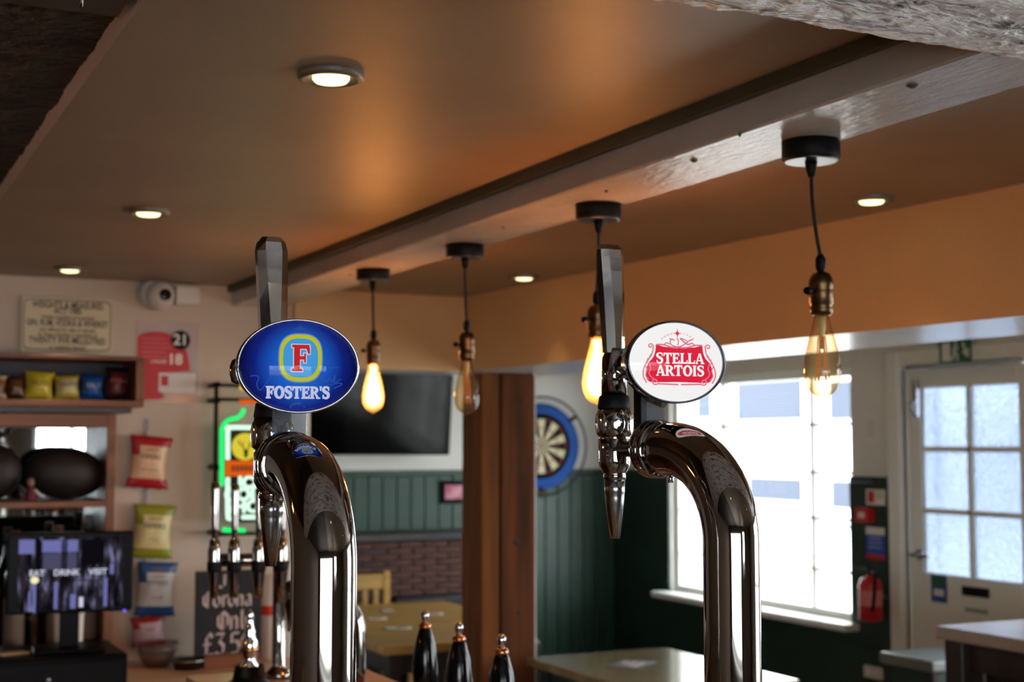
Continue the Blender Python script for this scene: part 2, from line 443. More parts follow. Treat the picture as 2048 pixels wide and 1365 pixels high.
# window wall with window and door
zs = lambda py, px: PX(px, py, X_WIN).z
wy1 = PX(1341, 1000, X_WIN).y; wy0 = PX(1704, 1000, X_WIN).y            # far and near edge of the window
wz0, wz1 = PX(1706, 1246, X_WIN).z, PX(1700, 735, X_WIN).z
dy1 = PX(1808, 900, X_WIN).y; dy0 = dy1 - .86; dz1 = PX(1830, 738, X_WIN).z
W2 = (2.55, 4.15, .70, 1.92); W5 = (.1, 1.9, .65, 2.02)
mb = MB(); wall_with_holes(mb, 'x', X_WIN, .2, Y_REAR, Y_FAR + .2, 0, 2.3, [(wy0, wy1, wz0, wz1), (dy0, dy1, 0, dz1), W2, W5])
wr = struct('wall_right', mb, M['wall_white'], 'white wall with the bright window and the glazed door', 'wall')
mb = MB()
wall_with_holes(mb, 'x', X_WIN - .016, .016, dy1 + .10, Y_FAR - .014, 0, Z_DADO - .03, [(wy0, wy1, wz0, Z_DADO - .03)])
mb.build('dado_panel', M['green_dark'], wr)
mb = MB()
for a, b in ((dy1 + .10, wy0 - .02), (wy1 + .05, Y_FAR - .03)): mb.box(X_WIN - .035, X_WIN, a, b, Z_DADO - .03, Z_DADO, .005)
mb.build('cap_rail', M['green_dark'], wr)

def window(name, label, axis, pos, u0, u1, z0, z1, ubars, zbars, sgn, sill=True):
    """casement window: frame, glazing bars, every pane its own; axis is the wall's normal axis, sgn points outdoors"""
    w = thing(name, label, 'window', kind='structure')
    def bx(mb, ua, ub, za, zb, d0, d1, bev=.004):
        lo, hi = sorted((pos + sgn * d0, pos + sgn * d1))
        if axis == 'x': mb.box(lo, hi, ua, ub, za, zb, bev)
        else: mb.box(ua, ub, lo, hi, za, zb, bev)
        return mb
    f = MB(); t = .04
    bx(f, u0, u0 + t, z0, z1, .03, .10); bx(f, u1 - t, u1, z0, z1, .03, .10); bx(f, u0 + t, u1 - t, z0, z0 + t, .03, .10); bx(f, u0 + t, u1 - t, z1 - t, z1, .03, .10)
    f.build('window_frame', M['white'], w)
    us = [u0 + t] + list(ubars) + [u1 - t]; zz = [z0 + t] + list(zbars) + [z1 - t]
    for u in ubars: bx(MB(), u - .016, u + .016, z0 + t, z1 - t, .04, .09).build('mullion', M['white'], w)
    for z in zbars: bx(MB(), u0 + t, u1 - t, z - .009, z + .009, .045, .085).build('glazing_bar', M['white'], w)
    for a, b in zip(us, us[1:]):
        for c, d in zip(zz, zz[1:]): bx(MB(), a, b, c, d, .063, .067, 0).build('pane', M['glass'], w)
    if sill: bx(MB(), u0 - .06, u1 + .06, z0 - .035, z0 + .002, -.11, .03, .008).build('window_sill', M['white'], w)
    return w
ub = [PX(1612, 1000, X_WIN).y, PX(1434, 1000, X_WIN).y]
zb = [PX(1600, y, X_WIN).z for y in (1137, 1036, 945, 850)]
window('window_1', 'bright white framed casement window above the green dado', 'x', X_WIN, wy0, wy1, wz0, wz1, ub, zb, 1)
window('window_2', 'white casement window nearer the camera, outside the picture, in the door wall', 'x', X_WIN, W2[0], W2[1], W2[2], W2[3], [3.08, 3.62], [1.1, 1.5], 1)
window('window_added', 'unseen tall white window added to light the rough beam from below', 'x', X_WIN, W5[0], W5[1], W5[2], W5[3], [.7, 1.3], [1.1, 1.55], 1)  # made-up opening that brings daylight to the rough beam's underside
window('window_3', 'narrow two-light window seen in the bar cabinet mirror', 'y', Y_REAR, W3[0], W3[1], W3[2], W3[3], [1.95], [], -1)
window('window_4', 'wide white window in the rear wall mirrored on the chrome taps', 'y', Y_REAR, W4[0], W4[1], W4[2], W4[3], [-1.1, -.45, .25, .7], [1.45], -1)

# door: frame, leaf of stiles and rails, six obscured panes in view, furniture
dr = thing('door_1', 'white half-glazed pub door with obscured glass panes', 'door', kind='structure')
mb = MB(); t = .09
for a, b, c, d in ((dy1, dy1 + t, 0, dz1 + t), (dy0 - t, dy0, 0, dz1 + t), (dy0, dy1, dz1, dz1 + t)):
    mb.box(X_WIN - .03, X_WIN + .02, a, b, c, d, .008)
mb.build('door_frame', M['white'], dr)
gy1, gy0 = PX(1852, 950, X_WIN + .06).y, PX(2050, 950, X_WIN + .06).y
gz1, gz0 = PX(1900, 774, X_WIN + .06).z, PX(1900, 1150, X_WIN + .06).z
mb = MB()
xa, xb = X_WIN + .03, X_WIN + .075
mb.box(xa, xb, gy1, dy1 - .005, .01, dz1 - .005, .003); mb.box(xa, xb, dy0 + .005, gy0, .01, dz1 - .005, .003)
mb.box(xa, xb, gy0, gy1, gz1, dz1 - .005, .003); mb.box(xa, xb, gy0, gy1, .01, gz0, .003)
mb.build('door_leaf', M['white'], dr)
cols = [gy0, (gy0 + gy1) / 2, gy1]
rws = [gz0 + (gz1 - gz0) * k / 3 for k in range(4)]
MB().box(xa + .004, xb - .004, cols[1] - .012, cols[1] + .012, gz0, gz1, .003).build('glazing_bar', M['white'], dr)
for z in rws[1:3]: MB().box(xa + .004, xb - .004, gy0, gy1, z - .012, z + .012, .003).build('glazing_bar', M['white'], dr)
for a, b in zip(cols, cols[1:]):
    for c, d in zip(rws, rws[1:]): MB().box(X_WIN + .05, X_WIN + .056, a, b, c, d).build('pane', M['frosted'], dr)
p = PX(1840, 1110, xa)
mb = MB(); mb.lathe([(.024, 0), (.024, .008), (.010, .012), (.010, .05)], 20); mb.tube([(0, 0, .045), (.03, 0, .048), (.11, 0, .046)], .009, 10)
mb.build('lever_handle', M['steel'], dr, onX(p.x, p.y, p.z), label='steel lever handle')
a, b = PX(1925, 1172, xa), PX(1980, 1198, xa)
MB().box(xa - .008, xa, b.y, a.y, b.z, a.z, .003).build('letter_plate', M['matt_black'], dr, label='black letter plate')
a, b = PX(1831, 760, xa), PX(1840, 835, xa)
mb = MB().box(xa - .02, xa, b.y, a.y, b.z, a.z, .003); mb.tube([(xa - .02, b.y, (a.z + b.z) / 2), (xa - .05, b.y, b.z + .05), (xa - .03, b.y, b.z + .01)], .006, 8)
mb.build('door_bolt', M['steel'], dr)
a, b = PX(1815, 742, X_WIN - .03), PX(2046, 735, X_WIN - .03)
MB().box(X_WIN - .05, X_WIN - .031, b.y, a.y, dz1 - .012, dz1 + .014, .003).build('draught_strip', M['steel'], dr)
a, b = PX(1862, 1149, xa), PX(1895, 1208, xa)
st = MB().box(xa - .002, xa, b.y, a.y, b.z, a.z).build('sticker', M['blue'], dr, label='blue and green notice stuck on door')
MB().box(xa - .003, xa - .002, b.y + .01, a.y - .01, a.z - .05, a.z - .01).build('sticker_band', M['green_sign'], st)
MB().box(xa - .003, xa - .002, b.y + .02, a.y - .02, b.z + .03, b.z + .06).build('sticker_mark', M['paper'], st)
a, b = PX(1930, 1215, xa), PX(1976, 1230, xa)
MB().box(xa - .002, xa, b.y, a.y, b.z, a.z).build('label_strip', mat('pale_green_label', (150, 166, 140), .6), dr)

# outdoors: pale ground, house front opposite with blue-grey shuttered windows, seen over-exposed
mb = MB().box(-14, 24, -20, 26, -.30, -.12)
struct('ground_outside', mb, mat('pale_paving', (190, 188, 182), .9, var=(2, .1)), 'pale paving outside the window', 'ground')
hs = thing('house', 'white house front across the lane seen through the window', 'building', (14.0, 9.5, -.12), kind='thing')
MB().box(0, .3, -9, 14, 0, 3.2).build('wall', mat('white_render', (240, 240, 238), .9, var=(3, .05)), hs)
shut = mat('blue_grey_slats', (62, 70, 84), .8)
for px0, px1, py0, py1 in ((1475, 1602, 762, 838), (1660, 1706, 764, 838), (1500, 1602, 955, 1004), (1664, 1706, 962, 1018), (1664, 1700, 1048, 1058), (1365, 1420, 770, 835)):
    a, b = PX(px0, py0, 13.98), PX(px1, py1, 13.98)
    wn = MB().box(-.03, 0, b.y - 9.5, a.y - 9.5, b.z + .12, a.z + .12).build('shutter', shut, hs)
    n = max(2, int((a.z - b.z) / .05))
    for k in range(n):
        z = b.z + .12 + (a.z - b.z) * (k + .5) / n
        MB().box(-.05, -.03, b.y - 9.5, a.y - 9.5, z - .014, z + .014).build('slat', shut, wn)

sd = thing('backdrop', 'blue-grey boarded shed added to darken the glazed door', 'backdrop', (9.0, 8.7, -.12))  # made-up block outdoors, tones the door panes blue-grey
shm = mat('slate_blue_boards', (80, 88, 104), .8, var=(4, .12))
MB().box(.02, 1.6, -2.0, 1.45, 0, 2.9).build('backdrop_body', mat('slate_blue_body', (60, 66, 78), .8), sd)
for k in range(23): MB().box(0, .02, -2.0 + .15 * k, -2.0 + .15 * k + .143, 1.0, 2.9).build('board', shm, sd)
MB().box(-.02, .02, -2.0, 1.45, 0, .95).build('plinth', mat('pale_plinth', (190, 196, 206), .8), sd)  # pale base keeps the lower door panes brighter
MB().box(-.15, 1.8, -2.15, 1.6, 2.9, 2.98).build('roof', mat('dark_felt_roof', (60, 60, 62), .9), sd)

# ------------------------------------------------------------------ the two beer taps in focus
def rect(x0, y0, x1, y1): return [(x0, y0), (x1, y0), (x1, y1), (x0, y1)]
def ring_polys(cx, cy, rx, ry, ix, iy, a0=0, a1=2 * PI, n=28, p=2.0):
    o = ell(rx, ry, n, cx, cy, a0, a1 + (a1 - a0) / n * 0, p); o.append(ell(rx, ry, 1, cx, cy, a1, a1 + 1, p)[0])
    q = ell(ix, iy, n, cx, cy, a0, a1, p); q.append(ell(ix, iy, 1, cx, cy, a1, a1 + 1, p)[0])
    return [[o[i], o[i + 1], q[i + 1], q[i]] for i in range(n)]
def ribbon_polys(pts, ws):
    pts = spline(pts, 5); n = len(pts); k = len(ws) - 1; out = []; L = []
    for i, p in enumerate(pts):
        u = i / (n - 1) * k; a = min(int(u), k - 1); w = ws[a] + (ws[a + 1] - ws[a]) * (u - a)
        q0, q1 = pts[max(i - 1, 0)], pts[min(i + 1, n - 1)]
        dx, dy = q1[0] - q0[0], q1[1] - q0[1]; l = math.hypot(dx, dy) or 1
        L.append(((p[0] - dy / l * w / 2, p[1] + dx / l * w / 2), (p[0] + dy / l * w / 2, p[1] - dx / l * w / 2)))
    return [[b, d, c, a] for (a, b), (c, d) in zip(L, L[1:])]
GLY = {
 'I': (.44, [rect(.08, 0, .30, 1), rect(0, 0, .38, .08), rect(0, .92, .38, 1)]),
 'T': (.86, [rect(.29, 0, .51, 1), rect(.2, 0, .6, .08), rect(0, .86, .8, 1), [(0, .66), (.05, .66), (.12, .88), (0, .88)], [(.75, .66), (.8, .66), (.8, .88), (.68, .88)]]),
 'E': (.80, [rect(.08, 0, .30, 1), rect(0, 0, .1, .08), rect(0, .92, .1, 1), rect(.08, .86, .68, 1), [(.64, .70), (.69, .70), (.69, .9), (.56, .9)], rect(.28, .45, .54, .57), rect(.49, .36, .55, .66), rect(.08, 0, .7, .14), [(.70, .32), (.75, .32), (.72, 0), (.58, .1)]]),
 'L': (.76, [rect(.08, 0, .30, 1), rect(0, .92, .38, 1), rect(0, 0, .68, .14), [(.68, .34), (.73, .34), (.70, 0), (.56, .1)]]),
 'F': (.76, [rect(.08, 0, .32, 1), rect(0, 0, .42, .10), rect(0, .90, .1, 1), rect(.08, .85, .70, 1), [(.66, .66), (.72, .66), (.72, .9), (.56, .9)], rect(.28, .44, .54, .57), rect(.49, .33, .56, .68)]),
 'A': (.90, [[(.04, 0), (.15, 0), (.46, .96), (.36, 1)], [(.34, 1), (.52, 1), (.86, 0), (.62, 0)], rect(.2, .26, .68, .37), rect(0, 0, .25, .08), rect(.54, 0, .92, .08)]),
 'R': (.88, [rect(.08, 0, .30, 1), rect(0, 0, .38, .08), rect(0, .92, .2, 1), rect(.2, .9, .34, 1), rect(.2, .44, .34, .54)] + ring_polys(.32, .72, .43, .28, .20, .17, -PI / 2, PI / 2, 14) + [[(.34, .48), (.56, .48), (.86, .04), (.62, .04)], rect(.6, 0, .92, .08)]),
 'O': (.96, ring_polys(.46, .5, .46, .53, .22, .38)),
 'S': (.74, ribbon_polys([(.62, .72), (.56, .90), (.36, .97), (.15, .88), (.12, .70), (.34, .54), (.54, .42), (.58, .22), (.42, .06), (.22, .06), (.08, .26)], [.03, .12, .13, .17, .22, .24, .24, .20, .15, .12, .04]) + [[(.58, .68), (.64, .68), (.64, .98), (.60, .98)], [(.06, .02), (.10, .02), (.12, .32), (.06, .32)]]),
 "'": (.26, [[(.03, 1.02), (.2, 1.02), (.15, .68), (.08, .68)]]),
}
def serif(mb, s, w, h, cx, cy, z0, z1, grow=0, slant=0, mi=0):
    tot = sum(GLY[c][0] for c in s) - .06; k = w / tot; x = cx - w / 2
    for c in s:
        adv, polys = GLY[c]
        for q in polys:
            m = [(x + (a + slant * b) * k, cy + (b - .5) * h) for a, b in q]
            if grow:
                gx = sum(p[0] for p in m) / len(m); gy = sum(p[1] for p in m) / len(m)
                m = [(p[0] + math.copysign(grow, p[0] - gx), p[1] + math.copysign(grow, p[1] - gy)) for p in m]
            mb.prism(m, z0, z1, mi)
        x += adv * k

E_STELLA = emis('badge_white_glow', (252, 251, 250), .93)
E_SRED = emis('badge_red_glow', (226, 38, 66), .95)
E_SPINK = emis('badge_pink_glow', (232, 120, 140), .95)
E_TXT = emis('badge_letter_glow', (255, 250, 250), .95)
E_FRED = emis('badge_scarlet_glow', (214, 40, 40), .8)
E_FYEL = emis('badge_yellow_glow', (206, 206, 40), .8)
E_FWHITE = emis('badge_pale_glow', (206, 214, 246), .8)
E_FCYAN = emis('badge_sky_glow', (70, 160, 230), .85)
E_FSIG = emis('badge_signature_glow', (60, 104, 206), .55)
def foster_face():
    m = bpy.data.materials.new('blue_gradient_print'); m.use_nodes = True
    nt = m.node_tree; nt.nodes.clear(); N = nt.nodes.new
    tc = N('ShaderNodeTexCoord'); mp = N('ShaderNodeMapping'); ln = N('ShaderNodeVectorMath'); ln.operation = 'LENGTH'
    mp.inputs['Scale'].default_value = (1 / .066, 1 / .066, 0); mp.inputs['Location'].default_value = (-.02, -.02, 0)
    cr = N('ShaderNodeValToRGB'); e = N('ShaderNodeEmission'); o = N('ShaderNodeOutputMaterial')
    els = cr.color_ramp.elements
    els[0].position = .1; els[0].color = rgb((44, 128, 222)); els[1].position = 1.0; els[1].color = rgb((8, 8, 50))
    el = els.new(.42); el.color = rgb((30, 98, 210)); el = els.new(.74); el.color = rgb((18, 36, 132))
    nt.links.new(tc.outputs['Object'], mp.inputs['Vector']); nt.links.new(mp.outputs[0], ln.inputs[0]); nt.links.new(ln.outputs['Value'], cr.inputs['Fac'])
    nt.links.new(cr.outputs['Color'], e.inputs['Color']); e.inputs['Strength'].default_value = .8
    nt.links.new(e.outputs[0], o.inputs[0])
    return m

BRX, BRY = .0665, .0512
def badge(tap, MW, apex, faucet, face_m, rim_m, slim):
    """oval illuminated badge: chrome housing tapering back to the faucet, rim, printed face, clear lens"""
    inv = tap_inv(tap)
    ml = inv @ MW
    ap = (ml.inverted() @ (inv @ apex))
    mb = MB(); n = 48; rings = []
    for t in (0, .04, .12, .3, .55, .8, 1.0):
        if slim: k = (1 - t) ** .95
        else: k = math.sqrt(max(0, 1 - t ** 1.5))
        r = []
        for i in range(n):
            a = 2 * PI * i / n
            ex, ey = BRX * .985 * math.cos(a), BRY * .985 * math.sin(a)
            cx, cy_ = .012 * math.cos(a), .012 * math.sin(a)
            r.append((ap.x * t + ex * k + cx * (1 - k), ap.y * t + ey * k + cy_ * (1 - k), ap.z * t - .004 * (1 - t)))
        rings.append(r)
    mb.rings(rings)
    hb = mb.build('badge_housing', M['chrome'], tap, ml)
    mb = MB(); rr = []
    for k, z in ((1.0, -.008), (1.022, -.004), (1.022, .003), (1.005, .006), (.978, .006), (.968, .003), (.968, -.002)):
        rr.append([(BRX * k * math.cos(2 * PI * i / 64), BRY * k * math.sin(2 * PI * i / 64), z) for i in range(64)])
    mb.rings(rr, cap=False); mb.build('rim', rim_m, hb)
    MB().prism(ell(BRX * .97, BRY * .97, 64), -.001, .001).build('printed_face', face_m, hb)
    mb = MB(); rr = []
    for k in range(9):
        t = 1 - k / 8.0
        rr.append([(BRX * .97 * t * math.cos(2 * PI * i / 64), BRY * .97 * t * math.sin(2 * PI * i / 64), .003 + .015 * (1 - t * t)) for i in range(64)])
    mb.rings(rr[:-1] + [[(q[0] * .05, q[1] * .05, .018) for q in rr[-2]]], cap=False)
    mb.build('lens', M['lens'], hb)
    return hb
def tap_inv(tap): return (T(tap.location) @ Matrix.Rotation(tap.rotation_euler[2], 4, 'Z')).inverted()

def beer_tap(label, loc, rotz, zc, R_, straight, fx, handle_h, handle_w, chamfer_top, lean, r=.034):
    """swan-neck chrome font: column, bend, collar, shank, faucet with finger grips and spout, paddle handle"""
    t = thing('beer_tap', label, 'beer tap', loc, rotz)
    pts = [(0, 0, .02 + (zc - R_ - .02) * k / 6) for k in range(7)]
    pts += [(0, R_ - R_ * math.cos(a), zc - R_ + R_ * math.sin(a)) for a in (PI / 2 * k / 20 for k in range(1, 21))]
    pts += [(0, R_ + straight, zc)]
    MB().tube(pts, r, 48).build('swan_neck_pipe', M['chrome'], t)
    MB().lathe([(.060, 0), (.060, .010), (.052, .018), (.038, .024), (.036, .03)], 48).build('base_flange', M['chrome'], t)
    ye = R_ + straight
    my = Matrix.Rotation(-PI / 2, 4, 'X')                                      # lathe axis along +y
    col = MB(); col.xf = T((0, ye - .012, zc)) @ my
    col.lathe([(.0345, -.002), (.0372, 0), (.0372, .007), (.0355, .008), (.0355, .011), (.0372, .012), (.0372, .019), (.034, .022), (.026, .023)], 48)
    col.build('end_collar', M['chrome'], t)
    sh = MB(); sh.xf = T((0, ye + .008, zc)) @ my
    L = fx - ye - .008
    sh.lathe([(.020, 0), (.015, .006), (.0105, .01), (.0105, L)], 32); sh.build('shank', M['chrome'], t)
    MB().lathe([(.004, .004), (.004, -.007), (.003, -.008)], 12, (0, ye - .03, zc - r)).build('drain_screw', M['chrome2'], t)
    F = (0, fx, zc)
    body = MB().lathe([(.0130, -.041), (.0150, -.040), (.0150, -.034), (.0142, -.032), (.0165, -.0295), (.0205, -.022), (.0214, -.016), (.0214, .013), (.0204, .016), (.0208, .0165)], 40, F)
    body.build('faucet_body', M['chrome'], t)
    gr = MB().lathe([(.0205, .0165), (.0236, .019), (.0242, .030), (.0238, .042), (.0215, .0535)], 40, F).build('grip_bell', M['chrome'], t)
    for k in range(6):
        a = 2 * PI * k / 6 + .10
        mb = MB(); mb.xf = T((F[0] + .0226 * math.cos(a), F[1] + .0226 * math.sin(a), zc + .034)) @ Matrix.Rotation(a, 4, 'Z')
        rg = []
        for q in range(7):
            u = PI / 2 * q / 6
            rg.append([(.0030 * math.sin(u), .0095 * math.cos(u) * math.cos(2 * PI * i / 20), .0155 * math.cos(u) * math.sin(2 * PI * i / 20)) for i in range(20)])
        mb.rings(rg[:-1]); mb.build('finger_grip', M['chrome2'], gr)
    MB().lathe([(.0215, .0535), (.0222, .055), (.0200, .070), (.0178, .0715)], 40, F).build('black_collar', M['matt_black'], t, label='matt black collar ring')
    MB().lathe([(.0172, .0715), (.0168, .100), (.0160, .122), (.0125, .128), (.012, .134)], 40, F).build('stem', M['chrome'], t)
    MB().lathe([(.0136, -.040), (.0136, -.057), (.0131, -.058), (.0129, -.064), (.0064, -.118), (.0050, -.118)], 40, F).build('spout', M['steel'], t, label='tapered brushed steel spout')
    # paddle handle: eight-sided section, wide flat front, narrowing towards the stem
    z0, z1 = zc + .128, zc + handle_h; rings = []
    for u in (0, .04, .15, .3, .45, .6, .75, .88, .955, .985, 1.0):
        w = .0145 + (handle_w / 2 - .0145) * u ** .8; d = .011 + .002 * math.sin(u * PI)
        if u > .93:
            q = (u - .93) / .07
            w *= 1 - (chamfer_top * q if chamfer_top > .2 else chamfer_top * q * q); d *= 1 - .25 * q
        fw = w * (.30 + .28 * u); fd = d * .45
        yy = -lean[1] * u; xx = lean[0] * u
        sec = [(-fw, -d), (fw, -d), (w, -fd), (w, fd), (fw, d), (-fw, d), (-w, fd), (-w, -fd)]
        rings.append([(F[0] + a + xx, F[1] + b + yy, z0 + (z1 - z0) * u) for a, b in sec])
    mb = MB(); mb.rings(rings, sm=False)
    es = [e for e in mb.bm.edges if e.calc_face_angle(0) > .35]
    bmesh.ops.bevel(mb.bm, geom=es, offset=.0012, segments=2, affect='EDGES', profile=.6)
    mb.build('handle', M['chrome2'], t, label='faceted chrome paddle handle')
    return t

# --- blue badge tap
pc = PY(647, 1250, 1.42)
fzc = P(560, 929, 1.62).z - Z_BAR
tapF = beer_tap("curved chrome beer tap with the blue oval FOSTER'S badge", (pc.x, 1.42, Z_BAR), R(-0.5), fzc, .105, .028, .200, .268, .038, .38, (0.0, -.016))
cF = P(596, 733, 1.565)
MWF = T(cF) @ Matrix.Rotation(-R(9), 4, 'Z') @ Matrix.Rotation(R(0), 4, 'Y') @ RX90
hF = badge(tapF, MWF, P(548, 745, 1.645), None, foster_face(), M['rim'], False)
k = BRX * 2 / 812.0                                         # badge spans 812 crop pixels
def fx_(x, y): return ((x - 536) * k, (1003 - y) * k)
mb = MB()
for q in ring_polys(*fx_(552, 948), 142 * k, 158 * k, 118 * k, 132 * k, n=56, p=2.7): mb.prism(q, .001, .0016)
mb.build('yellow_ring', E_FYEL, hF)
mb = MB()
for q in ring_polys(*fx_(552, 948), 150 * k, 167 * k, 142 * k, 158 * k, n=56, p=2.7): mb.prism(q, .001, .0014)
mb.build('pale_outline', emis('pale_outline_glow', (120, 160, 220), .7), hF)
mb = MB(); mb.prism(ell(118 * k, 132 * k, 56, *fx_(552, 948), p=2.7), .001, .0013); mb.build('ring_field', E_FCYAN, hF)
mb = MB(); c_ = fx_(552, 948); serif(mb, 'F', 116 * k, 178 * k, c_[0], c_[1], .0013, .0019, grow=.0011); mb.build('letter_outline', E_FWHITE, hF)
mb = MB(); serif(mb, 'F', 116 * k, 178 * k, c_[0], c_[1], .0019, .0023); mb.build('letter_f', E_FRED, hF)
mb = MB(); c_ = fx_(536, 1180); serif(mb, "FOSTER'S", 424 * k, 80 * k, c_[0], c_[1], .0012, .0020, grow=.0003); mb.build('lettering', E_FWHITE, hF)
mb = MB()
for pts in ([(220, 1075), (250, 1070), (275, 1085), (262, 1130), (290, 1165), (350, 1085), (410, 1040), (425, 1045), (375, 1100)], [(610, 1115), (650, 1060), (690, 1020), (810, 1008)], [(640, 1068), (720, 1045)],
            [(655, 1110), (680, 1085), (690, 1110), (715, 1085), (730, 1110), (750, 1080), (765, 1105), (790, 1060), (780, 1110), (830, 1085)], [(700, 1140), (800, 1115), (835, 1120), (780, 1150)]):
    mb.stroke([fx_(*p) for p in spline(pts, 5)], 6 * k, .0010, .0013)
mb.build('signature', E_FSIG, hF)
mb = MB()
for a, b, c, d in ((525, 745, 575, 750), (535, 735, 565, 740), (545, 727, 555, 735), (510, 752, 590, 757)): mb.prism(rect(*(fx_(a, d) + fx_(c, b))), .001, .0014)
mb.build('crown_mark', E_FSIG, hF)
c_ = fx_(555, 774); text('MELBOURNE', 24 * k, E_FSIG, hF, T((c_[0], c_[1], .0012)), sx=1.0, ext=.0002, spacing=1.05)
# clear fin between pipe and badge, side knob
pl = tap_inv(tapF)
a, b = pl @ P(545, 872, 1.60), pl @ P(624, 818, 1.60)
MB().box(a.x, b.x, a.y - .003, a.y + .003, a.z - .02, b.z, .001).build('clear_fin', M['acrylic'], tapF)
kb = pl @ P(474, 741, 1.60)
MB().lathe([(.001, -.016), (.006, -.013), (.0085, -.006), (.0085, .004), (.006, .011), (.001, .014)], 20, tuple(kb)).build('side_knob', M['chrome'], tapF)

# --- white badge tap
pc = PY(1465, 1250, 1.42)
szc = P(1293, 899, 1.84).z - Z_BAR
tapS = beer_tap('curved chrome beer tap with the white oval STELLA ARTOIS badge', (pc.x, 1.42, Z_BAR), R(7.5), szc, .110, .032, .228, .275, .038, .18, (.006, -.016))
cS = P(1351, 725, 1.79)
MWS = T(cS) @ Matrix.Rotation(-R(8), 4, 'Z') @ RX90
hS = badge(tapS, MWS, P(1242, 730, 1.90), None, E_STELLA, M['rim_dark'], True)
kx, ky = BRX * 2 / 636.0, BRY * 2 / 566.0
def sx_(x, y): return ((x - 722) * kx, (904 - y) * ky)
mb = MB()
L_ = spline([(592, 782), (588, 830), (574, 872), (548, 906), (530, 948), (526, 1000), (545, 1040), (600, 1046)], 6)
R_ = [(1489 - x, y) for x, y in reversed(L_)]
mb.prism([sx_(*p) for p in L_ + [(735, 1042)] + R_ + [(850, 798), (735, 805), (640, 798)]], .001, .0016)
mb.build('red_panel', E_SRED, hS)
mb = MB()
def curl(cx, cy, r, a0, turns, sgn): return [(cx + r * (1 - .75 * i / 14) * math.cos(a0 + sgn * turns * 2 * PI * i / 14), cy + r * (1 - .75 * i / 14) * math.sin(a0 + sgn * turns * 2 * PI * i / 14)) for i in range(15)]
for f in (lambda p: p, lambda p: (1489 - p[0], p[1])):
    for pts, w in (([(575, 790), (565, 850), (535, 900), (512, 950), (508, 1005), (530, 1050)], 8), ([(560, 850), (540, 890), (535, 880)], 7), ([(548, 915), (556, 950), (545, 985), (565, 1015), (600, 1035)], 7),
                   ([(520, 930), (532, 960), (524, 1000), (545, 1030)], 6), ([(600, 1056), (736, 1060)], 9), ([(595, 784), (640, 784), (690, 800), (736, 804)], 9), ([(640, 790), (660, 770), (680, 780)], 7),
                   (curl(556, 795, 18, 0, 1.1, -1), 7), (curl(585, 1040, 24, .5, 1.2, 1), 8), (curl(535, 905, 12, 0, 1, 1), 5)):
        mb.stroke([sx_(*f(p)) for p in spline(pts, 3)], w * kx, .0016, .0019)
mb.build('scroll_border', E_SPINK, hS)
mb = MB()
for pts, w in (([(690, 748), (685, 770), (700, 788), (730, 796), (760, 790), (790, 770), (815, 750), (835, 742)], 7), ([(750, 735), (780, 765), (800, 778), (830, 770)], 9), ([(730, 735), (740, 760), (735, 785)], 6), ([(760, 738), (790, 750), (800, 765)], 6), ([(680, 742), (700, 745), (715, 752)], 7), ([(712, 800), (760, 800)], 8)):
    mb.stroke([sx_(*p) for p in spline(pts, 4)], w * kx, .001, .0015)
mb.build('hunting_horn', E_SPINK, hS)
mb = MB(); c_ = sx_(733, 703)
for n_, r0, r1, a0 in ((4, 34, 6, 0), (4, 18, 5, PI / 4)):
    for i in range(n_):
        a = a0 + i * PI / 2
        mb.prism([(c_[0] + r0 * kx * math.cos(a), c_[1] + r0 * ky * math.sin(a)), (c_[0] + r1 * kx * math.cos(a + .8), c_[1] + r1 * ky * math.sin(a + .8)), c_, (c_[0] + r1 * kx * math.cos(a - .8), c_[1] + r1 * ky * math.sin(a - .8))], .001, .0015)
mb.build('star', E_SRED, hS)
for s, cs in (('ANNO', ((634, 742, 32), (651, 727, 26), (671, 716, 20), (692, 709, 12))), ('1366', ((778, 706, -10), (797, 711, -18), (818, 722, -27), (838, 738, -34)))):
    for ch, (x, y, a) in zip(s, cs):
        c_ = sx_(x, y); text(ch, 21 * ky, E_SPINK, hS, T((c_[0], c_[1], .0012)) @ Matrix.Rotation(R(a), 4, 'Z'), name='arc_letter', ext=.0002)
mb = MB(); c_ = sx_(748, 877); serif(mb, 'STELLA', 312 * kx, 74 * ky, c_[0], c_[1], .0016, .0021)
c_ = sx_(748, 963); serif(mb, 'ARTOIS', 314 * kx, 74 * ky, c_[0], c_[1], .0016, .0021); mb.build('lettering', E_TXT, hS)
c_ = sx_(748, 1176)
pl = tap_inv(tapS)
a, b = pl @ P(1284, 850, 1.83), pl @ P(1352, 795, 1.83)
mb = MB(); mb.xf = T((0, a.y, 0)) ; mb.box(a.x, b.x, -.003, .003, a.z - .02, b.z, .001); mb.build('clear_fin', M['acrylic'], tapS)
a = pl @ P(1280, 862, 1.85); b = pl @ P(1280, 770, 1.85)
MB().box(a.x - .003, a.x + .004, a.y - .01, a.y + .01, a.z, b.z, .001).build('fin_bracket', M['matt_black'], tapS)
a = pl @ P(1262, 760, 1.86); b = pl @ P(1330, 806, 1.83)
MB().tube([a, (a + b) / 2 + Vector((0, 0, -.004)), b], [.006, .010, .008], 12).build('badge_arm', M['chrome'], tapS)

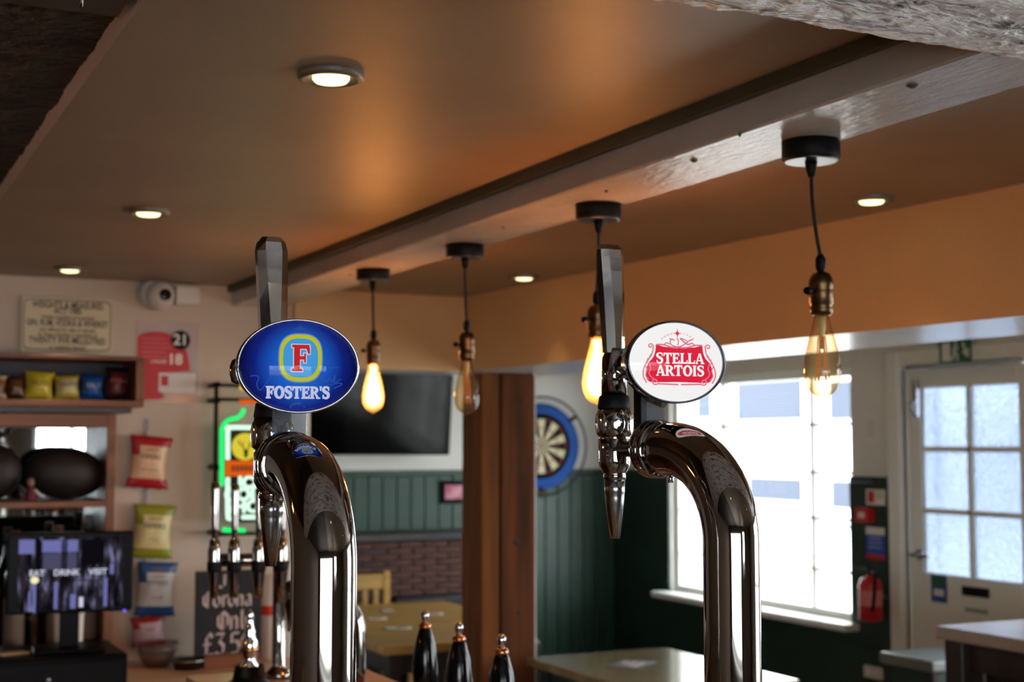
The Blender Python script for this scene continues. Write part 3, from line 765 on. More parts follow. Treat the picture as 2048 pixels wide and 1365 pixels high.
# ------------------------------------------------------------------ bar counter
bar = thing('bar_counter', 'L-shaped bar counter with pale wooden top under the beer taps', 'counter')
mb = MB(); mb.prism([(-1.9, 1.16), (1.285, 1.16), (1.285, 3.62), (.84, 3.62), (.84, 1.68), (-1.9, 1.68)], Z_BAR - .04, Z_BAR)
mb.build('worktop', M['wood_bar'], bar)
mb = MB(); mb.prism([(-1.9, 1.22), (1.22, 1.22), (1.22, 3.56), (.90, 3.56), (.90, 1.62), (-1.9, 1.62)], 0, Z_BAR - .04)
mb.build('front_panel', M['wood_dark'], bar)
tw = thing('bar_towel', 'green and red striped towel lying on the bar edge', 'towel', (1.14, 2.88, Z_BAR))
MB().box(-.13, .10, -.0, .25, .0005, .006, .002).build('cloth', mat('green_towel', (38, 110, 74), .9, bump=(200, .6, .003)), tw)
for y in (.06, .19): MB().box(-.13, .10, y - .03, y + .03, .006, .0075).build('stripe', mat('red_stripe', (170, 40, 40), .9), tw)

# ------------------------------------------------------------------ hand pump handles on the side bar
def pump(label, px, ptop, loc, tall=False):
    h = P(px, ptop, (loc[1] * math.cos(YAW) + loc[0] * math.sin(YAW))).z - Z_BAR
    t = thing('pump_handle', label, 'pump handle', (loc[0], loc[1], Z_BAR), 0, 'hand pump handles on the side bar')
    MB().lathe([(.034, 0), (.034, .01), (.022, .02), (.012, .03), (.010, h - .19)], 28).build('pump_stem', M['chrome'], t)
    z = h - .2
    MB().lathe([(.010, z), (.016, z + .004), (.020, z + .02), (.0255, z + .06), (.0265, z + .09), (.0225, z + .13), (.0135, z + .160), (.0105, z + .166)], 32).build('grip', M['gloss_black'], t)
    MB().lathe([(.0115, z + .164), (.0135, z + .168), (.0115, z + .173), (.007, z + .176)], 24).build('ferrule', mat('copper_ferrule', (196, 132, 96), .2, 1), t)
    MB().lathe([(.007, z + .175), (.0065, z + .183), (.0085, z + .188), (.0085, z + .194), (.004, z + .2), (.001, z + .2)], 20).build('finial', M['chrome2'], t)
    return t
for lab, px, pt, d in (('black pump handle with chrome finial, farthest of three on the side bar', 850, 1219, 2.97), ('black pump handle standing between two others on the side bar', 918, 1242, 2.78), ('black pump handle standing before the timber post, nearest of three', 1003, 1265, 2.60)):
    q = P(px, pt, d); pump(lab, px, pt, (q.x, q.y))

# ------------------------------------------------------------------ recessed ceiling spotlights
E_DOWN = emis('warm_led_lens', (255, 238, 176), 2.6)
M['ring'] = mat('bronze_grey_ring', (120, 108, 92), .35, var=(20, .1))
def downlight(label, x, y):
    t = thing('ceiling_spotlight', label, 'spotlight', (x, y, Z_CEIL), 0, 'recessed ceiling spotlights')
    MB().lathe([(.054, 0), (.054, -.008), (.050, -.012), (.044, -.012), (.030, -.002), (.026, .004)], 40, cap=False).build('bezel', M['ring'], t)
    MB().lathe([(.030, .0), (.030, -.010), (.026, -.0145), (.014, -.0165), (.001, -.017)], 32).build('lamp_lens', E_DOWN, t)
    l = bpy.data.lights.new('spotlight_beam', 'SPOT'); l.energy = DOWNLIGHT_W; l.color = (1.0, .74, .45); l.spot_size = R(76); l.spot_blend = 1.0; l.shadow_soft_size = .025
    lo = bpy.data.objects.new('spotlight_beam', l); COL.objects.link(lo); lo.parent = t; lo.location = (0, 0, -.02)
    return t
def dl(px, py): return PZ(px, py, Z_CEIL)
for lab, px, py in (('large round recessed spotlight nearest the camera, above the blue badge tap', 662, 147), ('recessed spotlight between the largest one and the one by the security camera', 297, 421),
                    ('small recessed spotlight above the weights and measures plaque', 140, 536), ('recessed spotlight beside the pendant lamp nearest the door', 1743, 396), ('small recessed spotlight between two pendants, near the bulkhead corner', 1048, 552)):
    p = dl(px, py); downlight(lab, p.x, p.y)
downlight('recessed spotlight overhead, above the camera', .74, .5)
downlight('recessed spotlight overhead beside the rough beam', 2.25, .3)

# ------------------------------------------------------------------ pendant lamps with filament bulbs
E_FIL = emis('glowing_filament', (255, 214, 140), 26.0)
E_FIL_DIM = emis('dim_filament', (226, 130, 60), 0.5)
M['bulb_core'] = emis('bulb_glow', (255, 228, 160), 14.0)
def pendant(label, x, y, lit, drop, sway, z0=Z_BEAM, share=1.0):
    t = thing('pendant_lamp', label, 'pendant lamp', (x, y, z0), 0, 'pendant lamps along the beam')
    rose = MB().lathe([(.050, 0), (.050, -.030), (.047, -.034)], 40).build('ceiling_rose', M['matt_black'], t)
    MB().lathe([(.0465, -.033), (.0465, -.0355), (.044, -.036)], 40).build('rose_plate', mat('satin_rose_plate', (120, 116, 112), .3, 1), rose)
    MB().lathe([(.011, -.034), (.009, -.05), (.006, -.062)], 16).build('cord_grip', M['matt_black'], rose)
    sw = Vector(sway)
    pts = [Vector((0, 0, -.06)) + Vector((sw.x * u * u, sw.y * u * u, -(drop - .06) * u)) for u in (k / 10 for k in range(11))]
    MB().tube(pts, .0034, 10).build('flex_cord', mat('black_woven_flex', (22, 16, 14), .8, bump=(300, .5, .002)), t)
    e = pts[-1]
    def L(prof, nm, m, par=t, n=28): return MB().lathe(prof, n, tuple(e)).build(nm, m, par)
    L([(.0045, .004), (.009, -.004), (.009, -.020), (.006, -.026)], 'grip_nut', M['matt_black'])
    h = L([(.006, -.026), (.015, -.030), (.0205, -.040), (.0215, -.052), (.0200, -.056), (.0205, -.060), (.0205, -.082), (.0185, -.084), (.0195, -.090), (.0195, -.096), (.0160, -.102)], 'lamp_holder', M['brass'])
    mb = MB(); mb.tube([e + Vector((-.018, -.006, -.062)), e + Vector((-.034, -.010, -.062))], [.004, .004], 10); mb.tube([e + Vector((-.033, -.0098, -.062)), e + Vector((-.041, -.0118, -.062))], [.0075, .006], 12)
    mb.build('switch_key', M['matt_black'], h)
    b = L([(.0130, -.102), (.0145, -.112), (.0215, -.140), (.0295, -.172), (.0325, -.196), (.0310, -.214), (.0245, -.230), (.0130, -.2395), (.004, -.243), (.0015, -.246)], 'bulb_glass', M['amber_lit' if lit else 'amber'], t, 36)
    L([(.008, -.104), (.007, -.125), (.0035, -.140), (.003, -.160)], 'filament_stem', M['cream'] if not lit else M['bulb_core'], b, 12)
    for k in range(6):
        a = 2 * PI * k / 6 + .3; r0, r1 = .006, .012
        MB().tube([e + Vector((r0 * math.cos(a), r0 * math.sin(a), -.138)), e + Vector((r1 * math.cos(a), r1 * math.sin(a), -.215))], .0028 if lit else .0012, 8).build('filament', M['bulb_core'] if lit else E_FIL_DIM, b)
    if lit:
        MB().lathe([(.001, -.118), (.009, -.130), (.0165, -.160), (.022, -.188), (.022, -.205), (.016, -.220), (.001, -.229)], 20, tuple(e)).build('glow_core', M['bulb_core'], b)
        l = bpy.data.lights.new('bulb_light', 'POINT'); l.energy = PENDANT_W * share; l.color = (1.0, .50, .17); l.shadow_soft_size = .034
        lo = bpy.data.objects.new('bulb_light', l); COL.objects.link(lo); lo.parent = t; lo.location = e + Vector((0, 0, -.18))
    return t
for lab, px, py, tip, lit, dx in (('unlit pendant lamp with amber filament bulb nearest the door', 1622, 322, 800, False, 16), ('glowing pendant lamp behind the white badge tap', 1197, 440, 812, True, -4),
                              ('unlit pendant lamp with amber filament bulb before the timber post', 930, 516, 832, False, 4), ('glowing pendant lamp before the black television, beside the blue badge', 746, 562, 827, True, 2)):
    p = PZ(px, py, Z_BEAM - .034); d = (p - EYE).dot(_f)
    z = P(px, tip, d).z
    drop = Z_BEAM - z - .246
    pendant(lab, p.x, p.y, lit, drop, (_r * (dx * d / FPX)).to_tuple())

pendant('unseen pendant lamp added over the serving side to light the ceiling edge', -1.0, 2.7, True, .22, (0, 0, 0), Z_CEIL + .02, .8)  # made-up lamp, throws warm light on the ceiling edge and bar wall

# ------------------------------------------------------------------ timber post under the bulkhead corner
a, b, c = PY(963, 1000, Y_BAR), PY(1001, 1000, Y_BAR), PY(1071, 1000, Y_BAR)
ps = thing('timber_post', 'thick brown timber post of two joined planks under the bulkhead', 'post', ((a.x + c.x) / 2, Y_BAR + .1, 0), kind='structure')
ox = (a.x + c.x) / 2
MB().box(a.x - ox, b.x - ox - .002, -.095, .1, 0, Z_BULK, .006).build('plank', M['wood_post2'], ps)
MB().box(b.x - ox + .002, c.x - ox, -.1, .1, 0, Z_BULK, .006).build('plank', M['wood_post'], ps)
MB().box(c.x - ox, c.x - ox + .012, -.08, .1, 0, Z_BULK).build('edge_strip', M['white_plastic'], ps)
for px, py, r in ((1033, 1085, .013), (1040, 1225, .010), (1025, 930, .008), (1045, 800, .009)):
    q = PY(px, py, Y_BAR)
    MB().lathe([(r * .2, .0012), (r, .0006), (r, -.001)], 14).build('knot', mat('dark_knot', (52, 26, 14), .7), ps, T((q.x - ox, -.1, q.z)) @ RX90)

# ------------------------------------------------------------------ far corner: television, dartboard, sign, brick wall, bench, table, chair
tb, tr = PY(700, 909, Y_FAR - .12).z, PY(889, 900, Y_FAR - .12).x
tv = thing('television', 'large black wall television under the bulkhead', 'television', (tr - .52, Y_FAR - .035, tb))
mx = T((0, -.10, 0)) @ Matrix.Rotation(R(6), 4, 'X') @ Matrix.Rotation(R(-2), 4, 'Z')
MB().box(-.52, .52, -.05, 0, 0, .60, .006).build('casing', M['black'], tv, mx)
MB().box(-.51, .51, -.053, -.0505, .014, .588).build('screen', mat('tv_screen', (3, 4, 5), .08, spec=.2), tv, mx)
MB().box(-.16, .16, -.06, 0, .12, .4).build('wall_bracket', M['black'], tv)

q = PY(1072, 893, Y_FAR)
db = thing('dartboard', 'dartboard in a round blue surround beside the post', 'dartboard', (q.x, Y_FAR - .035, q.z))
kk = 8.98 / FPX
def disc(r0, r1, z0, z1, n=48): return MB().lathe([(r0, z0), (r1, z0), (r1, z1), (r0, z1)], n, cap=False)
disc(.07, 85 * kk, .0, .035).build('surround', mat('blue_foam_surround', (44, 92, 176), .8, bump=(80, .3, .004)), db, RX90)
MB().lathe([(64 * kk, .034), (64 * kk, .040), (.001, .040)], 48).build('number_ring', M['matt_black'], db, RX90)
dm = [mat('dart_black', (20, 20, 20), .9), mat('dart_cream', (216, 204, 168), .9), mat('dart_red', (150, 30, 34), .9), mat('dart_green', (20, 104, 60), .9)]
def sector(k):
    mb = MB(); a0, a1 = -PI / 20, PI / 20
    rs = (.0, .10, .62, .66, .955, 1.0)
    for i, (r0, r1) in enumerate(zip(rs, rs[1:])):
        r0, r1 = r0 * 56 * kk, r1 * 56 * kk
        mi = (k if i in (1, 3, 0) else 2 + k)
        for j in range(2):
            b0 = a0 + (a1 - a0) * j / 2; b1 = a0 + (a1 - a0) * (j + 1) / 2
            mb.poly([(r0 * math.cos(b0), r0 * math.sin(b0), .041), (r1 * math.cos(b0), r1 * math.sin(b0), .041), (r1 * math.cos(b1), r1 * math.sin(b1), .041), (r0 * math.cos(b1), r0 * math.sin(b1), .041)], mi)
    return mb.mesh('sector')
secs = [sector(0), sector(1)]
for i in range(20): obj('sector', secs[i % 2], dm, db, RX90 @ Matrix.Rotation(i * PI / 10, 4, 'Z'))
MB().lathe([(.008, .041), (.008, .043), (.001, .043)], 16).build('bullseye', dm[2], db, RX90)
mb = MB(); mb.tube([(97 * kk * math.cos(2 * PI * i / 48), 97 * kk * math.sin(2 * PI * i / 48), .06) for i in range(49)], .006, 8, cap=False); mb.build('light_ring', M['matt_black'], db, RX90)
for an in (38, 142, 270): mb = MB(); a = R(an); mb.tube([(80 * kk * math.cos(a), 80 * kk * math.sin(a), .02), (98 * kk * math.cos(a), 98 * kk * math.sin(a), .06)], .014, 8); mb.build('ring_bracket', M['brass'], db, RX90)

a, b = PY(881, 962, Y_FAR - .016), PY(938, 1007, Y_FAR - .016)
sg = thing('bar_sign', 'small pink and white sign in a black frame on green boards', 'sign', ((a.x + b.x) / 2, Y_FAR - .014, (a.z + b.z) / 2))
w, h = (b.x - a.x) / 2, (a.z - b.z) / 2
MB().box(-w, w, -.025, 0, -h, h, .008, seg=2).build('frame', M['black'], sg)
MB().box(-w * .78, w * .78, -.027, -.025, -h * .6, h * .6).build('printed_face', mat('pink_print', (214, 150, 168), .5, var=(14, .5, (160, 50, 80))), sg)

Z_BR = PY(800, 1066, Y_FAR - .24).z
br = thing('wall_brick', 'low brown brick wall with a timber shelf on top', 'wall', (X_END + .12, Y_FAR - .24, 0), kind='structure')
Wb = X_WIN - X_END - .14
MB().box(.49, 2.1, .008, .22, 0, Z_BR - .05).build('mortar_bed', M['mortar'], br)
cap = MB().box(.48, 2.12, -.03, .23, Z_BR - .05, Z_BR, .006).build('cap_shelf', M['wood_dark'], br)
bl, bh = .150, .028; me = [None, None]
for r_ in range(int((Z_BR - .05 - .55) / (bh + .007)) + 1):
    z = Z_BR - .057 - bh - r_ * (bh + .007); x = .5 - (.07 if r_ % 2 else 0)
    while x < 2.1:
        x0, x1 = max(x, .5), min(x + bl, 2.1)
        if x1 - x0 > .02:
            k = (int(x * 37) + r_ * 3) % 3 > 0
            if x1 - x0 > bl - .001:
                if me[k] is None: me[k] = MB().box(0, bl, -.004, .02, 0, bh, .003).mesh('brick')
                obj('brick', me[k], M['brick'] if k else M['brick2'], br, T((x0, random.uniform(-.003, .003), z)))
            else: MB().box(x0, x1, -.004, .02, z, z + bh, .003).build('brick', M['brick'], br)
        x += bl + .007
bn = thing('bench', 'long dark upholstered bench against the brick wall', 'bench', (3.33, Y_FAR - .48, 0))
MB().box(-.39, .39, -.2, .19, 0, .38, .01).build('bench_box', M['wood_dark'], bn)
MB().box(-.39, .39, -.22, .19, .38, .50, .03, seg=3).build('seat_cushion', mat('black_leather', (18, 18, 19), .5), bn)
MB().box(-.39, .39, .10, .19, .50, .74, .03, seg=3).build('back_cushion', mat('black_leather_back', (16, 16, 17), .6), bn)

def table(name, label, x0, x1, y0, y1, z, mtop, mleg, th=.035, inset=.07, leg=.06):
    cx, cy_ = (x0 + x1) / 2, (y0 + y1) / 2
    t = thing(name, label, 'table', (cx, cy_, 0)); hx, hy = (x1 - x0) / 2, (y1 - y0) / 2
    MB().box(-hx, hx, -hy, hy, z - th, z, .005).build('table_top', mtop, t)
    mb = MB(); 
    for s in (-1, 1):
        mb.box(-hx + inset, hx - inset, s * (hy - inset) - .01, s * (hy - inset) + .01, z - th - .09, z - th); mb.box(s * (hx - inset) - .01, s * (hx - inset) + .01, -hy + inset, hy - inset, z - th - .09, z - th)
    mb.build('apron', mleg, t)
    for sx in (-1, 1):
        for sy in (-1, 1):
            X, Y = sx * (hx - inset), sy * (hy - inset); MB().box(X - leg / 2, X + leg / 2, Y - leg / 2, Y + leg / 2, 0, z - th, .005).build('leg', mleg, t)
    return t
p0, p1 = PZ(768, 1296, Z_TABLE), PZ(870, 1198, Z_TABLE)
table('dining_table', 'yellow pine table nearer the bar, left of the post', p0.x, 2.78, p0.y, 6.40, Z_TABLE, M['wood_yellow'], M['wood_dark'])
table('dining_table', 'yellow pine table before the slat-back chair', 2.33, p1.x, 6.42, p1.y - .1, Z_TABLE, M['wood_yellow'], M['wood_dark'])
M['mat_board'] = mat('beer_mat', (170, 150, 120), .8, var=(30, .5, (90, 84, 80)))
for k, (px, py, lab) in enumerate(((755, 1238, 'pale round beer mat near the left edge of pine table'), (775, 1223, 'grey round beer mat at the back of the pine table'), (868, 1229, 'pale beer mat near the right side of pine table'), (783, 1258, 'grey beer mat at the front of the pine table'), (803, 1257, 'pinkish white beer mat at the front of pine table'))):
    q = PZ(px, py, Z_TABLE)
    t = thing('beer_mat', lab, 'beer mat', (q.x, q.y, Z_TABLE), 0, 'beer mats on the pine table')
    MB().lathe([(.047, .0005), (.047, .003)], 24).build('card', M['mat_board'] if k % 2 else M['paper'], t)
    MB().lathe([(.030, .003), (.030, .0034)], 20).build('print', M['paper'] if k % 2 else mat('mat_print', (150, 120, 120), .8), t)

q = PY(781, 1143, 7.5)
ch = thing('dining_chair', 'pine slat-back chair behind the yellow table', 'chair', (q.x - .21, 7.5, 0))
hz = q.z
for s in (-1, 1):
    MB().box(s * .19 - .02, s * .19 + .02, .0, .035, 0, hz, .005).build('leg', M['wood_yellow'], ch)
    MB().box(s * .19 - .02, s * .19 + .02, -.38, -.345, 0, .44, .005).build('leg', M['wood_yellow'], ch)
MB().box(-.21, .21, -.39, .03, .44, .465, .008).build('seat', M['wood_yellow'], ch)
MB().box(-.175, .175, .004, .03, hz - .10, hz - .015, .006).build('top_rail', M['wood_yellow'], ch)
MB().box(-.175, .175, .004, .03, .54, .58, .004).build('lower_rail', M['wood_yellow'], ch)
for k in range(5): x = -.13 + .065 * k; MB().box(x - .014, x + .014, .008, .024, .58, hz - .10).build('slat', M['wood_yellow'], ch)

# ------------------------------------------------------------------ window side: tables, stool, safety signs
p0, p1 = PZ(1068, 1320, Z_TABLE), PZ(1312, 1291, Z_TABLE)
table('dining_table', 'lacquered olive table standing right of the timber post', p0.x, p1.x, 4.25, (p0.y + p1.y) / 2, Z_TABLE, M['wood_table'], M['green_dark'])
q = PZ(1262, 1330, Z_TABLE)
lf = thing('leaflet', 'dark printed leaflet lying on the olive table', 'leaflet', (q.x, q.y, Z_TABLE), R(38))
MB().box(-.10, .10, -.07, .07, .0005, .0025).build('sheet', mat('dark_leaflet', (70, 64, 68), .5, var=(20, .3)), lf)
for k in range(3): MB().box(-.07 + .03 * k, .05, -.045 + .033 * k, -.025 + .033 * k, .0025, .0028).build('print_band', mat('leaflet_print', (190, 168, 160), .6), lf)
Zh = 1.03
p0 = PZ(1868, 1252, Zh)
hx1, hy0 = p0.x + .75, p0.y - .9
ht = table('high_table', 'dark high table with a pale top before the door', p0.x, min(hx1, X_WIN - .12), hy0, p0.y, Zh, M['top_grey'], M['wood_dark'], .04, .06, .08)
MB().box(-.26, .26, -.36, .36, .15, Zh - .13, .01).build('panel_base', M['wood_dark'], ht)
Zs = .74
q = PZ(1853, 1305, Zs)
stl = thing('bar_stool', 'dark square stool between the high table and the door', 'stool', (q.x, q.y - .05, 0))
MB().box(-.16, .16, -.16, .16, Zs - .05, Zs, .012, seg=2).build('seat', mat('grey_green_seat', (112, 120, 116), .35), stl)
for sx in (-1, 1):
    for sy in (-1, 1): MB().box(sx * .13 - .018, sx * .13 + .018, sy * .13 - .018, sy * .13 + .018, 0, Zs - .05, .004).build('leg', M['wood_dark'], stl)
for z in (.25, .45):
    for s in (-1, 1): MB().box(-.13, .13, s * .13 - .01, s * .13 + .01, z - .012, z + .012).build('stretcher', M['wood_dark'], stl)
MB().box(-.14, .14, -.14, .14, Zs - .14, Zs - .05).build('apron', M['green_dark'], stl)

XS = X_WIN - .017
def plate(name, label, cat, px0, px1, py0, py1, m, X=XS, th=.004):
    a, b = PX(px0, py0, X), PX(px1, py1, X)
    t = thing(name, label, cat, (X, (a.y + b.y) / 2, (a.z + b.z) / 2)); w, h = abs(a.y - b.y) / 2, (a.z - b.z) / 2
    fr = onX(0, 0, 0)
    MB().box(-w, w, -h, h, 0, th, .001).build('backing', m, t, fr)
    return t, w, h, fr
t, w, h, fr = plate('fire_action_sign', 'white fire sign with red corner at the top of the green panel', 'sign', 1733, 1771, 979, 1012, M['paper'])
MB().box(-w * .8, -w * .1, -h * .7, h * .8, .004, .0048).build('red_panel', M['red'], t, fr); MB().box(w * .0, w * .8, -h * .2, h * .8, .004, .0048).build('pale_panel', mat('pale_sign', (190, 200, 180), .6), t, fr)
t, w, h, fr = plate('fire_call_point', 'small red fire alarm call point beside the window', 'alarm', 1722, 1749, 1015, 1046, M['red'], th=.04)
MB().box(-w * .5, w * .5, -h * .4, h * .4, .04, .041).build('call_glass', M['white_plastic'], t, fr)
t, w, h, fr = plate('extinguisher_sign', 'blue and red extinguisher instruction sign above the extinguisher', 'sign', 1733, 1772, 1054, 1122, M['blue'])
MB().box(-w, w, h * .55, h, .004, .0048).build('white_band', M['paper'], t, fr); MB().box(-w, w, -h, -h * .7, .004, .0048).build('red_band', M['red'], t, fr)
for k in range(3): MB().box(-w * .7, w * .6, h * (.3 - .3 * k), h * (.4 - .3 * k), .004, .0046).build('text_bar', mat('pale_blue_print', (140, 160, 210), .6), t, fr)
t, w, h, fr = plate('wall_socket', 'white double power socket low on the green panel', 'socket', 1731, 1768, 1330, 1362, M['white_plastic'], th=.012)
for s in (-1, 1): MB().box(s * w * .5 - .012, s * w * .5 + .012, -h * .4, h * .4, .012, .013).build('socket_face', M['paper'], t, fr)
t, w, h, fr = plate('paper_notice', 'small white paper notice on the wall between window and door', 'notice', 1730, 1755, 839, 883, M['paper'], X_WIN - .001, .001)
for k in range(5): MB().box(-w * .7, w * .6, h * (.7 - .3 * k), h * (.76 - .3 * k), .001, .0014).build('text_line', mat('grey_print', (150, 156, 168), .7), t, fr)
t, w, h, fr = plate('exit_sign', 'green running man exit sign above the door', 'sign', 1880, 1944, 682, 726, M['green_sign'], X_WIN - .034, .006)
mb = MB()
mb.box(-w * .82, -w * .30, -h * .75, h * .75, .006, .0068); mb.build('white_doorway', M['white'], t, fr)
mb = MB()
for q in ([(-.02, .9), (.14, .9), (.14, .55), (-.02, .55)],): mb.prism([(x * w, y * h * .9) for x, y in q], .006, .0068)
mb.stroke([(x * w, y * h) for x, y in ((.06, .45), (.0, .0), (-.10, -.35), (-.22, -.7))], .014, .006, .0068); mb.stroke([(x * w, y * h) for x, y in ((.0, .0), (.14, -.3), (.16, -.75))], .012, .006, .0068); mb.stroke([(x * w, y * h) for x, y in ((-.16, .15), (.05, .4), (.22, .2))], .010, .006, .0068)
mb.build('running_man', M['white'], t, fr)
mb = MB(); mb.stroke([(.5 * w, .7 * h), (.72 * w, -.2 * h)], .014, .006, .0068); mb.prism([(x * w, y * h) for x, y in ((.45, -.1), (.85, -.6), (.9, .2))], .006, .0068); mb.build('arrow', M['white'], t, fr)

q = PX(1741, 1195, X_WIN - .10); top = PX(1741, 1155, X_WIN - .10).z; bot = PX(1741, 1242, X_WIN - .10).z
fe = thing('fire_extinguisher', 'red fire extinguisher on the green panel by the door', 'extinguisher', (q.x, q.y, bot)); H = top - bot
MB().lathe([(.050, 0), (.056, .006), (.056, H - .04), (.046, H - .008), (.020, H), (.016, H + .015)], 28).build('cylinder', M['red'], fe)
MB().lathe([(.0565, H * .35), (.0565, H * .7)], 28, cap=False).build('label_band', mat('cream_red_label', (206, 120, 110), .5), fe)
mb = MB(); mb.tube([(0, 0, H + .01), (0, 0, H + .04)], .012, 10); mb.box(-.02, .02, -.01, .09, H + .03, H + .042, .003); mb.build('valve', M['black'], fe)
MB().tube(spline([(0, -.01, H + .03), (-.03, -.07, H + .02), (-.04, -.075, H * .6), (-.04, -.06, H * .25)], 5), .008, 8).build('hose', M['black'], fe)
MB().box(.03, .09, -.03, .03, H * .5, H * .6).build('wall_bracket', M['steel'], fe)

# ------------------------------------------------------------------ behind the bar: back counter, wall sign, security camera, poster
Z_BB = PY(450, 1308, Y_BAR).z
bb = thing('back_counter', 'pale wooden back counter along the bar wall', 'counter', (-.25, 4.92, 0))
MB().box(-1.85, 1.82, -.36, .375, Z_BB - .035, Z_BB, .004).build('worktop', M['wood_bar'], bb)
for k in range(5):
    x = -1.83 + .73 * k; u = MB().box(x, x + .72, -.33, .37, 0, Z_BB - .035, .004).build('cabinet_body', M['wood_dark'], bb)
    MB().box(x + .03, x + .69, -.345, -.33, .06, Z_BB - .07, .004).build('door', M['wood_shelf'], u)

def yplate(name, label, cat, px0, px1, py0, py1, Y, m, th=.006, bev=.001):
    a, b = PY(px0, py0, Y), PY(px1, py1, Y); cx, cz = (a.x + b.x) / 2, (a.z + b.z) / 2
    t = thing(name, label, cat, (cx, Y, cz)); w, h = (b.x - a.x) / 2, (a.z - b.z) / 2
    MB().box(-w, w, -h, h, 0, th, bev).build('backing', m, t, RX90)
    def loc(px, py): q = PY(px, py, Y); return (q.x - cx, q.z - cz)
    return t, w, h, loc
t, w, h, loc = yplate('wall_plaque', 'cream weights and measures plaque with dark lettering above the shelf', 'plaque', 43, 224, 593, 708, Y_BAR - .008, M['cream'], .008)
mb = MB(); o_ = ell(w * .955, h * .93, 64, p=14); i_ = ell(w * .935, h * .895, 64, p=14)
for k in range(64): mb.prism([o_[k], o_[(k + 1) % 64], i_[(k + 1) % 64], i_[k]], .008, .0086)
mb.build('border_line', M['ink'], t, RX90)
M['ink_gold'] = mat('brown_ink', (120, 98, 66), .6)
for s, y, size, wid, m in (('WEIGHTS & MEASURES', .72, .034, 1.55, M['ink']), ('ACT 1985', .50, .030, .60, M['ink']), ('Unless supplied pre-packed', .28, .020, 1.15, M['ink_gold']), ('GIN, RUM, VODKA & WHISKEY', .06, .032, 1.78, M['ink']),
                     ('are offered for sale or served', -.18, .020, 1.2, M['ink_gold']), ('on these premises in quantities of', -.36, .020, 1.3, M['ink_gold']), ('TWENTY FIVE MILLILITRES', -.58, .033, 1.66, M['ink']), ('or multiples thereof', -.82, .020, .8, M['ink_gold'])):
    me = text_mesh(s, size, bold=.0006); xs = [v.co.x for v in me.vertices]; k = wid * w / (max(xs) - min(xs))
    for v in me.vertices: v.co.x *= k
    obj('lettering', me, m, t, T((0, 0, 0)) @ RX90 @ T((0, y * h, .0085)))

q = PY(325, 592, Y_BAR - .1)
cc = thing('security_camera', 'white ball security camera with junction box below the ceiling', 'camera', (q.x, Y_BAR, q.z))
kp = 5.4 / FPX
a, b = PY(347, 573, Y_BAR), PY(394, 613, Y_BAR)
MB().box(a.x - q.x, b.x - q.x, -.05, 0, b.z - q.z, a.z - q.z, .004).build('junction_box', M['white_plastic'], cc)
mb = MB(); mb.lathe([(.001, -.055), (.025, -.05), (.046, -.026), (.052, 0), (.046, .026), (.025, .05), (.001, .055)], 28, (-.006, -.09, 0)); mb.build('ball_housing', M['white_plastic'], cc)
mb = MB(); mb.xf = T((-.02, -.05, .012)) @ RX90; mb.lathe([(.058, -.05), (.058, -.03), (.05, 0), (.046, .012)], 28); mb.build('wall_base', M['white_plastic'], cc)
mb = MB(); mb.xf = T((.002, -.135, .0)) @ RX90; mb.lathe([(.022, 0), (.022, .010), (.017, .012), (.001, .010)], 20); mb.build('camera_lens', M['gloss_black'], cc)

t, w, h, loc = yplate('age_poster', 'red and white age check poster in clear film with a black 21', 'poster', 274, 396, 642, 806, Y_BAR - .003, M['film'], .0012, 0)
outline = spline([(278, 800), (276, 740), (275, 690), (277, 672), (300, 664), (330, 666), (352, 678), (372, 700), (379, 735), (379, 742)], 4) + [(379, 742), (340, 746), (318, 748), (316, 780), (330, 795), (318, 799)]
MB().prism([loc(*p) for p in outline], .0012, .0018).build('red_shape', M['pink_red'], t, RX90)
cx, cz = loc(361, 681); MB().prism(ell(.036, .036, 28, cx, cz), .0018, .0024).build('black_disc', M['matt_black'], t, RX90)
text('21', .055, M['white'], t, RX90 @ T((cx, cz, .0026)), bold=.0012)
cx, cz = loc(350, 720); text('18', .055, M['white'], t, RX90 @ T((cx, cz, .002)), bold=.0012)
cx, cz = loc(317, 724); text('UNDER', .018, M['white'], t, RX90 @ T((cx, cz, .002)))
a, b = loc(318, 746), loc(390, 785); MB().box(a[0], b[0], b[1], a[1], .0018, .0022).build('white_panel', M['paper'], t, RX90)
for k in range(5): a, b = loc(284, 676 + 9 * k), loc(332 + (k % 3) * 6, 680 + 9 * k); MB().box(a[0], b[0], b[1], a[1], .0018, .002).build('text_bar', mat('pink_bar', (214, 110, 120), .6), t, RX90)
a, b = loc(322, 752), loc(336, 772); MB().box(a[0], b[0], b[1], a[1], .0022, .0026).build('red_icon', M['pink_red'], t, RX90)

